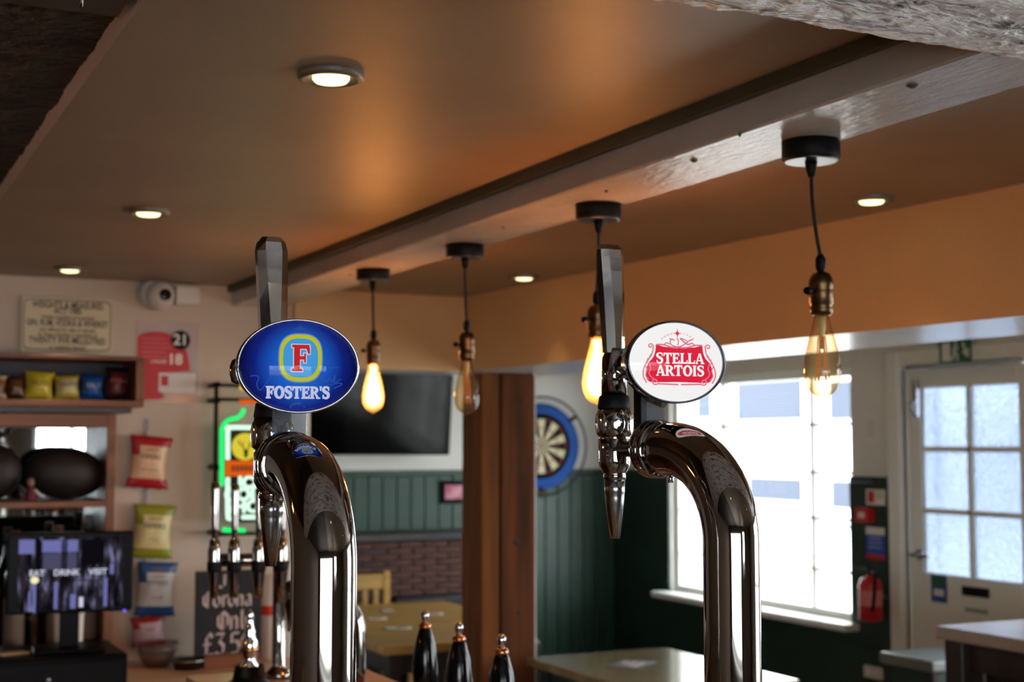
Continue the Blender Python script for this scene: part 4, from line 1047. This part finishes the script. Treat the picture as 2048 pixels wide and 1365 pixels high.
# ------------------------------------------------------------------ crisp packets
def packet(label, cat_, w, h, cols, thick, mxl, loc, words=(), group=None, parent_name='crisp_packet'):
    """pillow bag with crimped ends; cols = band, label field; words = (text, height, size, colour)"""
    t = thing(parent_name, label, cat_, loc, 0, group)
    nx, ny = 10, 16; mb = MB()
    def pt(i, j, s):
        u, v = i / nx, j / ny
        th = thick * (max(0, 1 - abs(2 * u - 1) ** 2.6)) * max(0, math.sin(PI * v)) ** .55 + .0008
        ww = w * (1 - .17 * math.sin(PI * v) + (.02 if v in (0, 1) else 0))
        z = th + .0022 * noise.noise((u * 5, v * 5, sum(map(ord, label)) % 17)) * math.sin(PI * v)
        return ((u - .5) * ww + .004 * noise.noise((v * 4, 3, len(label))), (v - .5) * h + .002 * math.sin(u * 22) * (v == 0), s * z)
    G = [[[mb.v(pt(i, j, s)) for j in range(ny + 1)] for i in range(nx + 1)] for s in (1, -1)]
    for si, g in enumerate(G):
        for i in range(nx):
            for j in range(ny):
                v = (j + .5) / ny
                mi = 0 if (v < .17 or v > .80 or si == 1 or (v > .62 and i < 2)) else 1
                f = (g[i][j], g[i + 1][j], g[i + 1][j + 1], g[i][j + 1]); mb.face(f if si == 0 else f[::-1], mi, True)
    for i in range(nx): mb.face((G[0][i][0], G[1][i][0], G[1][i + 1][0], G[0][i + 1][0])); mb.face((G[0][i][ny], G[0][i + 1][ny], G[1][i + 1][ny], G[1][i][ny]))
    for j in range(ny): mb.face((G[0][0][j], G[0][0][j + 1], G[1][0][j + 1], G[1][0][j])); mb.face((G[0][nx][j], G[1][nx][j], G[1][nx][j + 1], G[0][nx][j + 1]))
    ms = [mat('packet_' + str(i), c, .35, bump=(30, .3, .006)) for i, c in enumerate(cols)]
    o = mb.build('pouch', ms, t, mxl)
    for s, y, sz, c in words:
        text(s, sz, mat('packet_print', c, .5), o, T((0, y * h, thick + .0035)))
    return t
YS = Y_BAR - .05
def hang(label, px0, px1, py0, py1, cols, words, tilt):
    a, b = PY(px0, py0, YS), PY(px1, py1, YS)
    return packet(label, 'crisp packet', (b.x - a.x), a.z - b.z, cols, .022, Matrix.Rotation(R(tilt), 4, 'Y') @ RX90, ((a.x + b.x) / 2, YS, (a.z + b.z) / 2), words, 'crisp packets on the hanging strip')
hang('red and cream crisp packet, topmost on the hanging strip', 257, 340, 873, 977, [(168, 22, 34), (216, 172, 130)], (('PIPERS', .10, .026, (96, 70, 50)), ('CRISPS', .24, .016, (110, 84, 60)), ('lightly spiced', -.14, .012, (150, 100, 60))), 5)
hang('olive green and cream crisp packet hanging below the red one', 264, 348, 1011, 1116, [(140, 140, 34), (214, 198, 136)], (('PIPERS', .10, .028, (80, 70, 44)), ('CRISPS', .24, .016, (90, 80, 50)), ('crisps', -.14, .014, (150, 130, 80))), 4)
hang('blue and white crisp packet hanging below the green one', 272, 352, 1127, 1231, [(30, 74, 124), (196, 196, 190)], (('PIPERS', .12, .026, (110, 100, 90)), ('CRISPS', .24, .016, (120, 110, 100)), ('sea salt', -.14, .014, (110, 110, 110))), 3)
hang('pale pink and red crisp packet at the bottom of the strip', 262, 332, 1236, 1292, [(150, 34, 40), (196, 166, 176)], (('crisps', .1, .014, (140, 120, 130)),), -3)
a, b = PY(284, 838, Y_BAR - .004), PY(293, 1296, Y_BAR - .004)
hs_ = thing('hanging_strip', 'thin grey plastic strip that holds the crisp packets', 'strip', ((a.x + b.x) / 2, Y_BAR - .004, b.z))
MB().box(-.008, .008, 0, .003, 0, a.z - b.z).build('strip', mat('grey_strip', (150, 138, 138), .5), hs_)
for k in range(4): MB().tube([(0, 0, a.z - b.z - .06 - .26 * k), (0, -.02, a.z - b.z - .055 - .26 * k), (0, -.035, a.z - b.z - .05 - .26 * k)], .004, 8).build('clip', M['white_plastic'], hs_)

# ------------------------------------------------------------------ snack shelf above the mirror cabinet
YF = 5.02
tr_, bl_ = PY(276, 714, YF), PY(288, 815, YF)
sx1 = bl_.x; sz1, sz0 = tr_.z, bl_.z; sx0 = sx1 - 1.5
sh = thing('snack_shelf', 'open brown wooden shelf box holding snack bags', 'shelf', ((sx0 + sx1) / 2, Y_BAR, sz0))
hw = (sx1 - sx0) / 2; hh = sz1 - sz0; dp = Y_BAR - YF
MB().box(-hw, hw, -dp, 0, 0, .022, .002).build('bottom_board', M['wood_shelf'], sh)
MB().box(-hw, hw, -dp, 0, hh - .014, hh, .002).build('top_board', M['wood_shelf'], sh)
MB().box(hw - .03, hw, -dp, 0, .022, hh - .014, .002).build('side_board', M['wood_shelf'], sh)
MB().box(-hw, -hw + .03, -dp, 0, .022, hh - .014, .002).build('side_board', M['wood_shelf'], sh)
MB().box(-hw + .03, hw - .03, -.012, 0, .022, hh - .014).build('back_board', mat('blue_grey_back', (58, 62, 72), .6), sh)
MB().box(-hw, hw - .03, -dp + .06, -.02, -.02, 0).build('under_rail', M['wood_dark'], sh)
def shelved(label, px0, px1, py0, Y, cols, words, lean=0, thick=.03):
    a, b = PY(px0, py0, Y), PY(px1, 803, Y); h = a.z - (sz0 + .022) - .004
    return packet(label, 'snack bag', b.x - a.x, h, cols, thick, Matrix.Rotation(R(lean), 4, 'Y') @ Matrix.Rotation(R(-8), 4, 'X') @ RX90, ((a.x + b.x) / 2, Y, sz0 + .0225 + h / 2 + .003), words, 'snack bags on the wooden shelf', 'snack_bag')
shelved('bright yellow snack bag on the shelf', 48, 108, 742, 5.12, [(190, 176, 40), (196, 178, 44)], (('NUTS', .02, .024, (90, 76, 20)),), 3)
shelved('pale yellow snack bag with purple print on the shelf', 108, 160, 750, 5.12, [(176, 160, 60), (196, 186, 120)], (('NUTS', .05, .022, (110, 90, 130)),), -2)
shelved('blue snack bag with silver print on the shelf', 160, 208, 748, 5.12, [(20, 66, 136), (30, 84, 156)], (('SALT', .0, .022, (190, 200, 214)),), 2)
shelved('dark red and black snack bag at the shelf end', 211, 258, 734, 5.13, [(36, 18, 22), (100, 34, 40)], (('CHILLI', .05, .020, (200, 130, 130)),), 1)
shelved('dark brown snack bag beside the yellow one', 12, 50, 752, 5.12, [(56, 30, 18), (96, 60, 30)], (), -4, .02)
shelved('brown and white snack bag cut by the picture edge', -30, 14, 750, 5.12, [(196, 180, 150), (120, 80, 36)], (), 2, .02)

# ------------------------------------------------------------------ mirror cabinet with balls
YC = 5.06
cr_ = PY(229, 1000, YC).x; cz1 = PY(120, 828, YC).z; cz0 = Z_BB; shz = PY(120, 1008, YC).z; cw = 1.25
cb = thing('mirror_cabinet', 'brown wooden mirror-backed cabinet under the snack shelf', 'cabinet', (cr_ - cw / 2, Y_BAR, cz0))
H = cz1 - cz0; D = Y_BAR - YC
MB().box(cw / 2 - .03, cw / 2, -D, 0, 0, H, .002).build('side_board', M['wood_shelf'], cb); MB().box(-cw / 2, -cw / 2 + .03, -D, 0, 0, H, .002).build('side_board', M['wood_shelf'], cb)
MB().box(-cw / 2 + .03, cw / 2 - .03, -D, 0, H - .045, H, .002).build('top_board', M['wood_shelf'], cb)
MB().box(-cw / 2 + .03, cw / 2 - .03, -D, -.012, shz - cz0 - .014, shz - cz0 + .008, .002).build('shelf_board', M['wood_shelf'], cb)
MB().box(-cw / 2 + .03, cw / 2 - .03, -D, -.012, 0, .025, .002).build('bottom_board', M['wood_shelf'], cb)
MB().box(-cw / 2 + .03, cw / 2 - .03, -.012, -.004, .025, H - .045).build('mirror', M['mirror'], cb)
def ball(label, px0, px1, py0, Y, rot):
    a, b = PY(px0, 950, Y), PY(px1, 950, Y); top = PY((px0 + px1) / 2, py0, Y).z
    rz = (top - shz - .008) / 2; L = (b.x - a.x) / 2
    t = thing('rugby_ball', label, 'ball', ((a.x + b.x) / 2, Y, shz + .008), 0, 'old leather balls in the cabinet')
    mxl = T((0, 0, rz * 1.04)) @ Matrix.Rotation(R(rot), 4, 'Y') @ Matrix.Rotation(PI / 2, 4, 'Y')
    prof = [(max(.002, rz * 1.0 * math.cos(u) ** .85), L * math.sin(u)) for u in (-PI / 2 * .98 + PI * .98 * k / 18 for k in range(19))]
    MB().lathe(prof, 32).build('skin', mat('dark_old_leather', (30, 22, 18), .6, bump=(70, .3, .004)), t, mxl)
    for k in range(4):
        an = PI / 4 + PI / 2 * k
        MB().tube([(r * 1.005 * math.cos(an), r * 1.005 * math.sin(an), z) for r, z in prof[1:-1]], .0022, 6).build('seam', M['matt_black'], t, mxl)
    return t
ball('dark old rugby ball lying before the cabinet mirror', 48, 207, 896, 5.17, 6)
ball('dark round ball at the picture edge beside the rugby ball', -88, 44, 890, 5.17, 0)
q = PY(60, 1004, 5.09)
fg = thing('figurine', 'small red dressed figurine standing before the rugby ball', 'figurine', (q.x, 5.085, shz + .008))
MB().lathe([(.018, 0), (.020, .01), (.014, .04), (.010, .05)], 16).build('robe', mat('dark_red_cloth', (96, 24, 34), .7), fg)
MB().lathe([(.001, .048), (.008, .05), (.0125, .063), (.010, .076), (.001, .08)], 14).build('head', mat('figurine_skin', (150, 110, 86), .6), fg)
MB().tube([(.012, -.005, .04), (.03, -.01, .022), (.046, -.01, .016)], [.006, .005, .003], 8).build('scarf', M['paper'], fg)
for lab, px, py, r, c in (('squat dark bottle with reddish cap under the cabinet shelf', 32, 1062, .034, (90, 30, 34)), ('amber spirit bottle standing under the cabinet shelf', 118, 1052, .036, (110, 72, 40)), ('dark bottle with silver cap by the cabinet side', 178, 1030, .034, (120, 120, 124))):
    q = PY(px, py, 5.17); h = q.z - cz0 - .025
    t = thing('spirit_bottle', lab, 'bottle', (q.x, 5.17, cz0 + .025), 0, 'bottles under the cabinet shelf')
    MB().lathe([(r, 0), (r, h * .6), (r * .9, h * .68), (.013, h * .8), (.012, h * .92)], 24).build('bottle_body', mat('dark_bottle_glass', (26, 22, 18), .12, coat=.5), t)
    MB().lathe([(.0145, h * .9), (.0145, h)], 16).build('cap', mat('bottle_cap', c, .4), t)
    MB().lathe([(r * 1.01, h * .15), (r * 1.01, h * .5)], 24, cap=False).build('bottle_label', mat('bottle_label', (120, 100, 80), .6), t)

# ------------------------------------------------------------------ till screen on its cash drawer
YT = 4.72
dz = PY(130, 1302, YT).z
a = PY(256, 1310, 4.58)
td = thing('cash_drawer', 'black cash drawer box under the till screen', 'cash drawer', (a.x - .24, 4.75, Z_BB))
MB().box(-.24, .24, -.17, .17, 0, dz - Z_BB, .006).build('drawer_case', M['black'], td)
MB().box(-.225, .225, -.175, -.17, .012, dz - Z_BB - .02, .002).build('drawer_front', M['matt_black'], td)
MB().lathe([(.008, 0), (.008, .004), (.003, .005)], 16).build('lock', M['steel'], td, onY(.0, -.175, .06))
c0 = PY(141, 1145, YT); dd = (c0 - EYE).dot(_f); kp = dd / FPX
mo = thing('till_screen', 'black till monitor showing EAT DRINK VISIT', 'monitor', (c0.x, YT, dz))
zc = c0.z - dz; w, h = 121 * kp, 80 * kp
yr = Matrix.Rotation(R(-6), 4, 'Z')
MB().box(-w, w, -.015, .02, zc - h, zc + h, .006).build('bezel', M['black'], mo, yr)
def screen_mat():
    m = bpy.data.materials.new('screen_picture'); m.use_nodes = True
    nt = m.node_tree; nt.nodes.clear(); N = nt.nodes.new
    tc = N('ShaderNodeTexCoord'); mp = N('ShaderNodeMapping'); n = N('ShaderNodeTexNoise'); cr = N('ShaderNodeValToRGB'); e = N('ShaderNodeEmission'); o = N('ShaderNodeOutputMaterial')
    mp.inputs['Scale'].default_value = (46, 1, 12); n.inputs['Scale'].default_value = 1.0; n.inputs['Detail'].default_value = 3
    els = cr.color_ramp.elements; els[0].position = .42; els[0].color = rgb((14, 14, 18)); els[1].position = .8; els[1].color = rgb((170, 170, 220)); q = els.new(.56); q.color = rgb((54, 50, 60))
    nt.links.new(tc.outputs['Object'], mp.inputs[0]); nt.links.new(mp.outputs[0], n.inputs['Vector']); nt.links.new(n.outputs['Fac'], cr.inputs[0]); nt.links.new(cr.outputs[0], e.inputs[0]); nt.links.new(e.outputs[0], o.inputs[0])
    e.inputs['Strength'].default_value = .75
    return m
scn = MB().box(-99 * kp, 101 * kp, -.017, -.0152, zc - 74 * kp, zc + 70 * kp).build('screen', screen_mat(), mo, yr)
E_SC1, E_SC2, E_SC3, E_SC4 = emis('screen_lilac', (128, 128, 196), .7), emis('screen_white', (214, 214, 236), .9), emis('screen_dark', (20, 18, 24), .6), emis('screen_yellow', (250, 240, 190), 1.0)
def patch(px0, px1, py0, py1, m, nm='picture_patch', y=-.0174): MB().box((px0 - 141) * kp, (px1 - 141) * kp, y - .0002, y, zc + (1145 - py1) * kp, zc + (1145 - py0) * kp).build(nm, m, scn)
for a in ((42, 72, 1078, 1106, E_SC1), (86, 154, 1080, 1104, E_SC1), (88, 152, 1106, 1138, emis('screen_grey', (92, 92, 124), .6)), (160, 205, 1080, 1130, E_SC3), (74, 84, 1078, 1140, E_SC3), (122, 134, 1080, 1140, E_SC3), (110, 117, 1162, 1216, E_SC1), (205, 212, 1158, 1214, E_SC1), (62, 66, 1180, 1216, E_SC1), (70, 76, 1165, 1222, E_SC1), (141, 152, 1188, 1216, E_SC1), (158, 166, 1194, 1214, E_SC2), (104, 200, 1160, 1162, E_SC3), (216, 224, 1130, 1150, E_SC1)): patch(*a)
for s, px in (('EAT', 77), ('DRINK', 133), ('VISIT', 193)): text(s, .026, E_SC2, scn, onY((px - 141) * kp, -.0178, zc + 0 * kp), bold=.0006)
mb = MB(); mb.prism(ell(8 * kp, 7 * kp, 18), 0, .0004); mb.build('bright_spot', E_SC4, scn, onY((73 - 141) * kp, -.0178, zc - 13 * kp))
MB().box(-.03, .03, .0, .03, .01, zc - h * .5, .004).build('neck', M['black'], mo, yr); MB().box(-.11, .11, -.07, .07, 0, .012, .004).build('stand_base', M['black'], mo, yr)
MB().lathe([(.004, 0), (.004, .003)], 10).build('power_light', emis('blue_led', (90, 80, 255), 2.0), mo, yr @ onY((246 - 141) * kp, -.016, zc - 79 * kp))
for lab, px, py, w_, d_, r_ in (('yellowish paper slip on the drawer under the till', 26, 1309, .09, .05, 14), ('pale paper slip beside the till neck', 132, 1302, .12, .04, -6)):
    q = PZ(px, py, dz); t = thing('paper_slip', lab, 'paper', (q.x, max(q.y, 4.62), dz), R(r_), 'paper slips on the cash drawer'); MB().box(-w_ / 2, w_ / 2, -d_ / 2, d_ / 2, .0005, .004, .001).build('sheet', mat('buff_paper', (214, 186, 130), .7), t)
for lab, px in (('white paper cup behind the till monitor, beside the cabinet post', 153), ('white paper cup behind the till monitor, next to the neck', 122)):
    q = PY(px, 1272, 4.985); t = thing('paper_cup', lab, 'cup', (q.x, 4.99, Z_BB), 0, 'white cups behind the till'); hc = PY(px, 1228, 4.985).z - Z_BB
    MB().lathe([(.018, 0), (.024, hc), (.0225, hc), (.017, .004)], 24).build('cup_wall', M['paper'], t); MB().lathe([(.0255, hc - .004), (.0255, hc + .002), (.022, hc + .002)], 24).build('rolled_rim', M['paper'], t)

# ------------------------------------------------------------------ chalkboard, tub, dishes on the back counter
YK = 5.0
a, b = PY(391, 1144, YK), PY(521, 1333, YK)
ck = thing('chalkboard', 'small black chalkboard advertising Corona with a wooden foot', 'chalkboard', ((a.x + b.x) / 2, YK, Z_BB)); w = (b.x - a.x) / 2; h = a.z - Z_BB
MB().box(-w, w, -.006, .006, .02, h, .002).build('slate', mat('black_slate', (30, 30, 32), .75, var=(12, .2)), ck)
MB().box(-w * .78, w * .9, -.03, .03, 0, .045, .004).build('wooden_foot', M['wood_shelf'], ck)
M['chalk'] = mat('chalk', (206, 190, 184), .9)
PEN = {'C': (.86, [[(.8, .8), (.5, 1), (.12, .72), (.12, .25), (.45, 0), (.8, .2)], [(.40, .92), (.40, .12)]]), 'o': (.64, [[(.3, .7), (.06, .5), (.06, .2), (.3, 0), (.52, .2), (.52, .5), (.3, .7)]]),
 'r': (.54, [[(.15, 0), (.15, .7)], [(.15, .55), (.38, .72), (.48, .6)]]), 'n': (.66, [[(.1, 0), (.1, .7)], [(.1, .55), (.35, .72), (.5, .55), (.5, 0)]]), 'a': (.66, [[(.1, .62), (.35, .72), (.5, .55), (.5, 0)], [(.5, .4), (.2, .34), (.1, .15), (.28, 0), (.5, .15)]]),
 'O': (.86, [[(.4, 1), (.08, .75), (.08, .25), (.4, 0), (.72, .25), (.72, .75), (.4, 1)], [(.36, .92), (.36, .1)]]), 'l': (.42, [[(.2, 1.05), (.2, .1), (.34, 0)]]), 'y': (.66, [[(.1, .7), (.1, .25), (.3, .05), (.5, .2)], [(.5, .7), (.5, -.1), (.3, -.35), (.1, -.25)]]),
 '\u00a3': (.86, [[(.7, .8), (.5, 1), (.3, .8), (.3, .1), (.08, 0), (.75, .05)], [(.08, .5), (.6, .5)]]), '3': (.78, [[(.1, .95), (.65, .95), (.35, .6), (.65, .4), (.6, .1), (.3, 0), (.08, .12)]]), '5': (.78, [[(.65, .95), (.15, .95), (.12, .55), (.5, .6), (.68, .35), (.5, .03), (.1, .05)]]),
 '.': (.3, [[(.1, 0), (.14, .06)]]), '0': (.78, [[(.35, 1), (.08, .7), (.08, .3), (.35, 0), (.62, .3), (.62, .7), (.35, 1)]]), 'J': (.7, [[(.55, 1), (.55, .2), (.3, 0), (.08, .15)]])}
def chalk(s, px0, px1, py0, py1):
    """broad-nib chalk lettering: every stroke a slanted ribbon; px0..px1 is the width of the word, py0..py1 its cap height"""
    a, b = PY(px0, py0, YK), PY(px1, py1, YK); x = a.x - ck.location.x; z = b.z - Z_BB; H_ = a.z - b.z
    k = (b.x - a.x) / sum(PEN[c][0] for c in s); mb = MB(); nx, ny = .085 * k, .05 * H_
    for c in s:
        for line in PEN[c][1]:
            for (x0, y0), (x1, y1) in zip(line, line[1:]):
                q = [(x + x0 * k - nx, z + y0 * H_ - ny), (x + x0 * k + nx, z + y0 * H_ + ny), (x + x1 * k + nx, z + y1 * H_ + ny), (x + x1 * k - nx, z + y1 * H_ - ny)]
                mb.prism(q, .0062, .0068)
        x += PEN[c][0] * k
    mb.build('chalk_lettering', M['chalk'], ck, RX90)
chalk('J', 436, 452, 1150, 1176); chalk('Corona', 404, 504, 1184, 1211); chalk('Only', 434, 508, 1224, 1256); chalk('\u00a33.50', 404, 502, 1268, 1306)
q = PY(543, 1312, 5.08)
tb_ = thing('plastic_tub', 'tall white plastic tub with a red band by the chalkboard', 'tub', (q.x, 5.1, Z_BB)); ht_ = PY(543, 1150, 5.1).z - Z_BB; zr = PY(543, 1219, 5.1).z - Z_BB
MB().lathe([(.040, 0), (.043, .01), (.047, ht_), (.044, ht_)], 28).build('tub_wall', M['white_plastic'], tb_)
MB().lathe([(.0475, zr - .017), (.0485, zr - .015), (.0485, zr + .015), (.0475, zr + .017)], 28, cap=False).build('red_band', mat('orange_red_band', (206, 52, 30), .4), tb_)
q = PZ(290, 1318, Z_BB)
gb = thing('glass_bowl', 'clear glass bowl on the back counter below the crisps', 'bowl', (q.x, min(q.y, 5.1), Z_BB))
MB().lathe([(.04, 0), (.045, .004), (.068, .05), (.075, .085), (.072, .085), (.064, .05), (.04, .010), (.001, .008)], 32).build('bowl_wall', clear('bowl_glass', (226, 220, 220), haze=.06), gb)
MB().lathe([(.035, .010), (.052, .03), (.001, .034)], 20).build('contents', mat('pink_contents', (170, 120, 110), .7, bump=(60, .8, .01)), gb)
q = PZ(362, 1322, Z_BB)
ds = thing('steel_dish', 'dark round dish beside the chalkboard', 'dish', (q.x - .02, min(q.y, 5.0), Z_BB))
MB().lathe([(.045, 0), (.06, .03), (.062, .032), (.056, .032), (.042, .006), (.001, .005)], 28).build('dish_wall', mat('dark_steel', (70, 66, 62), .3, 1), ds); MB().lathe([(.064, .030), (.066, .034), (.06, .034)], 28, cap=False).build('dish_rim', M['steel'], ds)

# ------------------------------------------------------------------ neon bottle sign
YN = 5.2
c0 = PY(495, 920, YN)
ne = thing('neon_sign', 'neon sign of a green bottle reading ICE COLD SHOT', 'neon sign', (c0.x, YN, c0.z))
def np_(px, py): q = PY(px, py, YN); return (q.x - c0.x, q.z - c0.z)
NG, NW, NY_, NO, NOY = emis('neon_green', (30, 235, 110), 1.3), emis('neon_white', (214, 255, 226), 1.3), emis('neon_yellow', (226, 206, 60), .95), emis('neon_orange', (226, 96, 20), .95), emis('neon_cap_yellow', (240, 200, 40), .9)
def ntube(pts, m, r=.0085, nm='neon_tube', k=5, z=.04): MB().tube([(x, y, z) for x, y in spline([np_(*p) for p in pts], k)], r, 12).build(nm, m, ne, RX90)
ntube([(438, 972), (438, 930), (438, 880), (439, 858), (450, 842), (470, 836), (480, 826), (481, 818)], NG)
ntube([(552, 1058), (552, 930), (552, 880), (551, 858), (540, 842), (520, 836), (510, 826), (509, 818)], NG)
ntube([(440, 1058), (452, 1060), (484, 1060)], NG)
ntube([(474, 777), (516, 777)], NOY, .009); ntube([(474, 805), (512, 805)], NO, .009)
ntube([(544, 856), (495, 856), (452, 856), (450, 862), (450, 920)], NW, k=3); ntube([(450, 955), (450, 1030), (455, 1037), (463, 1037)], NW, k=3); ntube([(478, 1034), (510, 1034)], NW)
a, b = np_(452, 852), np_(542, 1044)
MB().box(a[0], b[0], b[1], a[1], .012, .02, .002).build('backing_panel', mat('black_acrylic', (12, 16, 14), .2), ne, RX90)
cx, cz = np_(487, 894); MB().prism(ell(.050, .050, 40, cx, cz), .02, .034).build('yellow_disc', NY_, ne, RX90)
mb = MB()
for s in (-1, 1):
    mb.stroke([(cx + s * x * .05, cz + y * .05) for x, y in ((.06, -.75), (.08, -.3), (.25, .05), (.5, .2), (.55, .5))], .004, .034, .036); mb.stroke([(cx + s * x * .05, cz + y * .05) for x, y in ((.25, .05), (.22, .4))], .0035, .034, .036)
mb.prism([(cx + x * .05, cz + y * .05) for x, y in ((-.18, -.2), (.18, -.2), (.10, -.8), (-.10, -.8))], .034, .036); mb.build('stag_mark', mat('stag_dark', (70, 60, 16), .7), ne, RX90)
a, b = np_(447, 922), np_(543, 952); MB().box(a[0], b[0], b[1], a[1], .022, .038, .003).build('orange_band', NO, ne, RX90)
for k in range(9):
    a, b = np_(458 + 8.5 * k, 931), np_(464 + 8.5 * k, 943); MB().box(a[0], b[0], b[1], a[1], .038, .0386).build('band_letter', mat('band_ink', (120, 44, 10), .7), ne, RX90)
for s, px, py, sz in (('ICE', 495, 966, .060), ('COLD', 492, 990, .064), ('SHOT', 492, 1014, .064)):
    x, y = np_(px, py); text(s, sz, NW, ne, RX90 @ T((x, y, .03)), bold=.0026, ext=.004)
mb = MB()
x0, zt = np_(432, 770); x1, zb_ = np_(558, 1075)
for x in (x0, x1): MB().box(x - .007, x + .007, zb_, zt, .0, .012, .002).build('frame_bar', M['black'], ne, RX90)
for py in (772, 800, 1068): z = np_(495, py)[1]; MB().box(x0, x1, z - .006, z + .006, .0, .010, .002).build('cross_bar', M['black'], ne, RX90)
for px, py in ((434, 770), (434, 801), (434, 935), (434, 1068)): x, z = np_(px, py); MB().lathe([(.011, -.098), (.011, .02), (.006, .022)], 12).build('stand_off', M['black'], ne, RX90 @ T((x, z, 0)))

# ------------------------------------------------------------------ tap tower at the end of the side bar, small fonts
tx, ty = 1.02, 3.50
tt = thing('tap_tower', 'chrome T-shaped tap tower before the neon sign', 'tap tower', (tx, ty, Z_BAR), R(-16))
dT = ty * math.cos(YAW) + tx * math.sin(YAW); kT = dT / FPX
def tz(py): return P(500, py, dT).z - Z_BAR
px_c = 1024 + FPX * math.tan(math.atan2(tx, ty) - YAW)
def txl(px): return (px - px_c) * kT
zb2 = tz(1118)
cxp = txl(563)
MB().lathe([(.034, 0), (.034, .012), (.020, .024), (.0165, .03), (.0165, zb2 - .02), (.022, zb2 - .012), (.022, zb2)], 28, (cxp, 0, 0)).build('column', M['chrome'], tt)
mb = MB(); mb.tube([(txl(430), 0, zb2), (txl(500), 0, zb2), (txl(582), 0, zb2)], .017, 20); mb.build('cross_bar', M['chrome'], tt)
for px, top in ((437, 962), (475, 966), (522, 974), (566, 980)):
    x = txl(px); zt = tz(top)
    f = MB().lathe([(.010, zb2 - .09), (.012, zb2 - .06), (.016, zb2 - .03), (.017, zb2 + .03), (.013, zb2 + .05), (.009, zb2 + .056)], 20, (x, -.03, 0)).build('faucet', M['chrome'], tt)
    MB().lathe([(.008, zb2 + .05), (.0085, zb2 + .08), (.0115, zt - .02), (.0105, zt - .004), (.004, zt)], 20, (x, -.03, 0)).build('tap_lever', M['chrome'], f)
    MB().lathe([(.0155, zb2 - .028), (.0182, zb2 - .02), (.0182, zb2 - .004), (.0165, zb2)], 20, (x, -.03, 0)).build('collar', M['matt_black'], f)
q = P(500, 1220, 3.44); h = q.z - Z_BAR
ph = thing('pump_handle', 'tall turned chrome pump head on a black cone before the chalkboard', 'pump handle', (q.x, q.y, Z_BAR))
MB().lathe([(.052, 0), (.052, .008), (.040, .016), (.034, .05), (.030, h - .165), (.022, h - .160)], 28).build('black_cone', M['black'], ph)
MB().lathe([(.022, h - .162), (.026, h - .155), (.024, h - .135), (.015, h - .12), (.017, h - .108), (.021, h - .095), (.019, h - .075), (.012, h - .06), (.014, h - .052), (.009, h - .04), (.007, h - .02), (.0085, h - .012), (.004, h), (.001, h)], 28).build('turned_head', M['chrome2'], ph)
MB().lathe([(.0205, h - .098), (.0222, h - .094), (.0205, h - .090)], 24, cap=False).build('brass_band', mat('brass_band', (190, 130, 70), .25, 1), ph)

q = P(705, 1250, 3.24)
sf = thing('drinks_font', 'slim bent chrome pipe on the side bar behind the blue badge tap', 'beer tap', (q.x, q.y, Z_BAR), R(70))
zt = P(705, 1165, 3.24).z - Z_BAR; r_ = .030; Rb = .085; zc_ = zt - r_
pts = [(0, 0, .01), (0, 0, (zc_ - Rb) * .5), (0, 0, zc_ - Rb)] + [(0, Rb - Rb * math.cos(a), zc_ - Rb + Rb * math.sin(a)) for a in (PI / 2 * k / 12 for k in range(1, 13))] + [(0, Rb + .03, zc_)]
MB().tube(pts, r_, 28).build('bent_pipe', M['chrome'], sf); MB().lathe([(.05, 0), (.05, .01), (.032, .02)], 28).build('base_flange', M['chrome'], sf)
MB().lathe([(.012, -.08), (.016, -.03), (.020, -.02), (.020, .03), (.01, .035)], 20, (0, Rb + .05, zc_)).build('faucet', M['chrome'], sf)

# small metal hook at the top edge of the picture
q = PZ(164, -6, Z_CEIL)
hk = thing('ceiling_hook', 'small bright metal catch on the dark ceiling board', 'hook', (q.x, q.y, Z_CEIL + .006))
MB().box(-.008, .008, -.02, .02, -.006, 0, .002).build('hook_plate', M['steel'], hk); MB().tube([(0, 0, -.004), (0, .008, -.016), (0, .016, -.012)], .003, 8).build('hook_pin', M['steel'], hk)
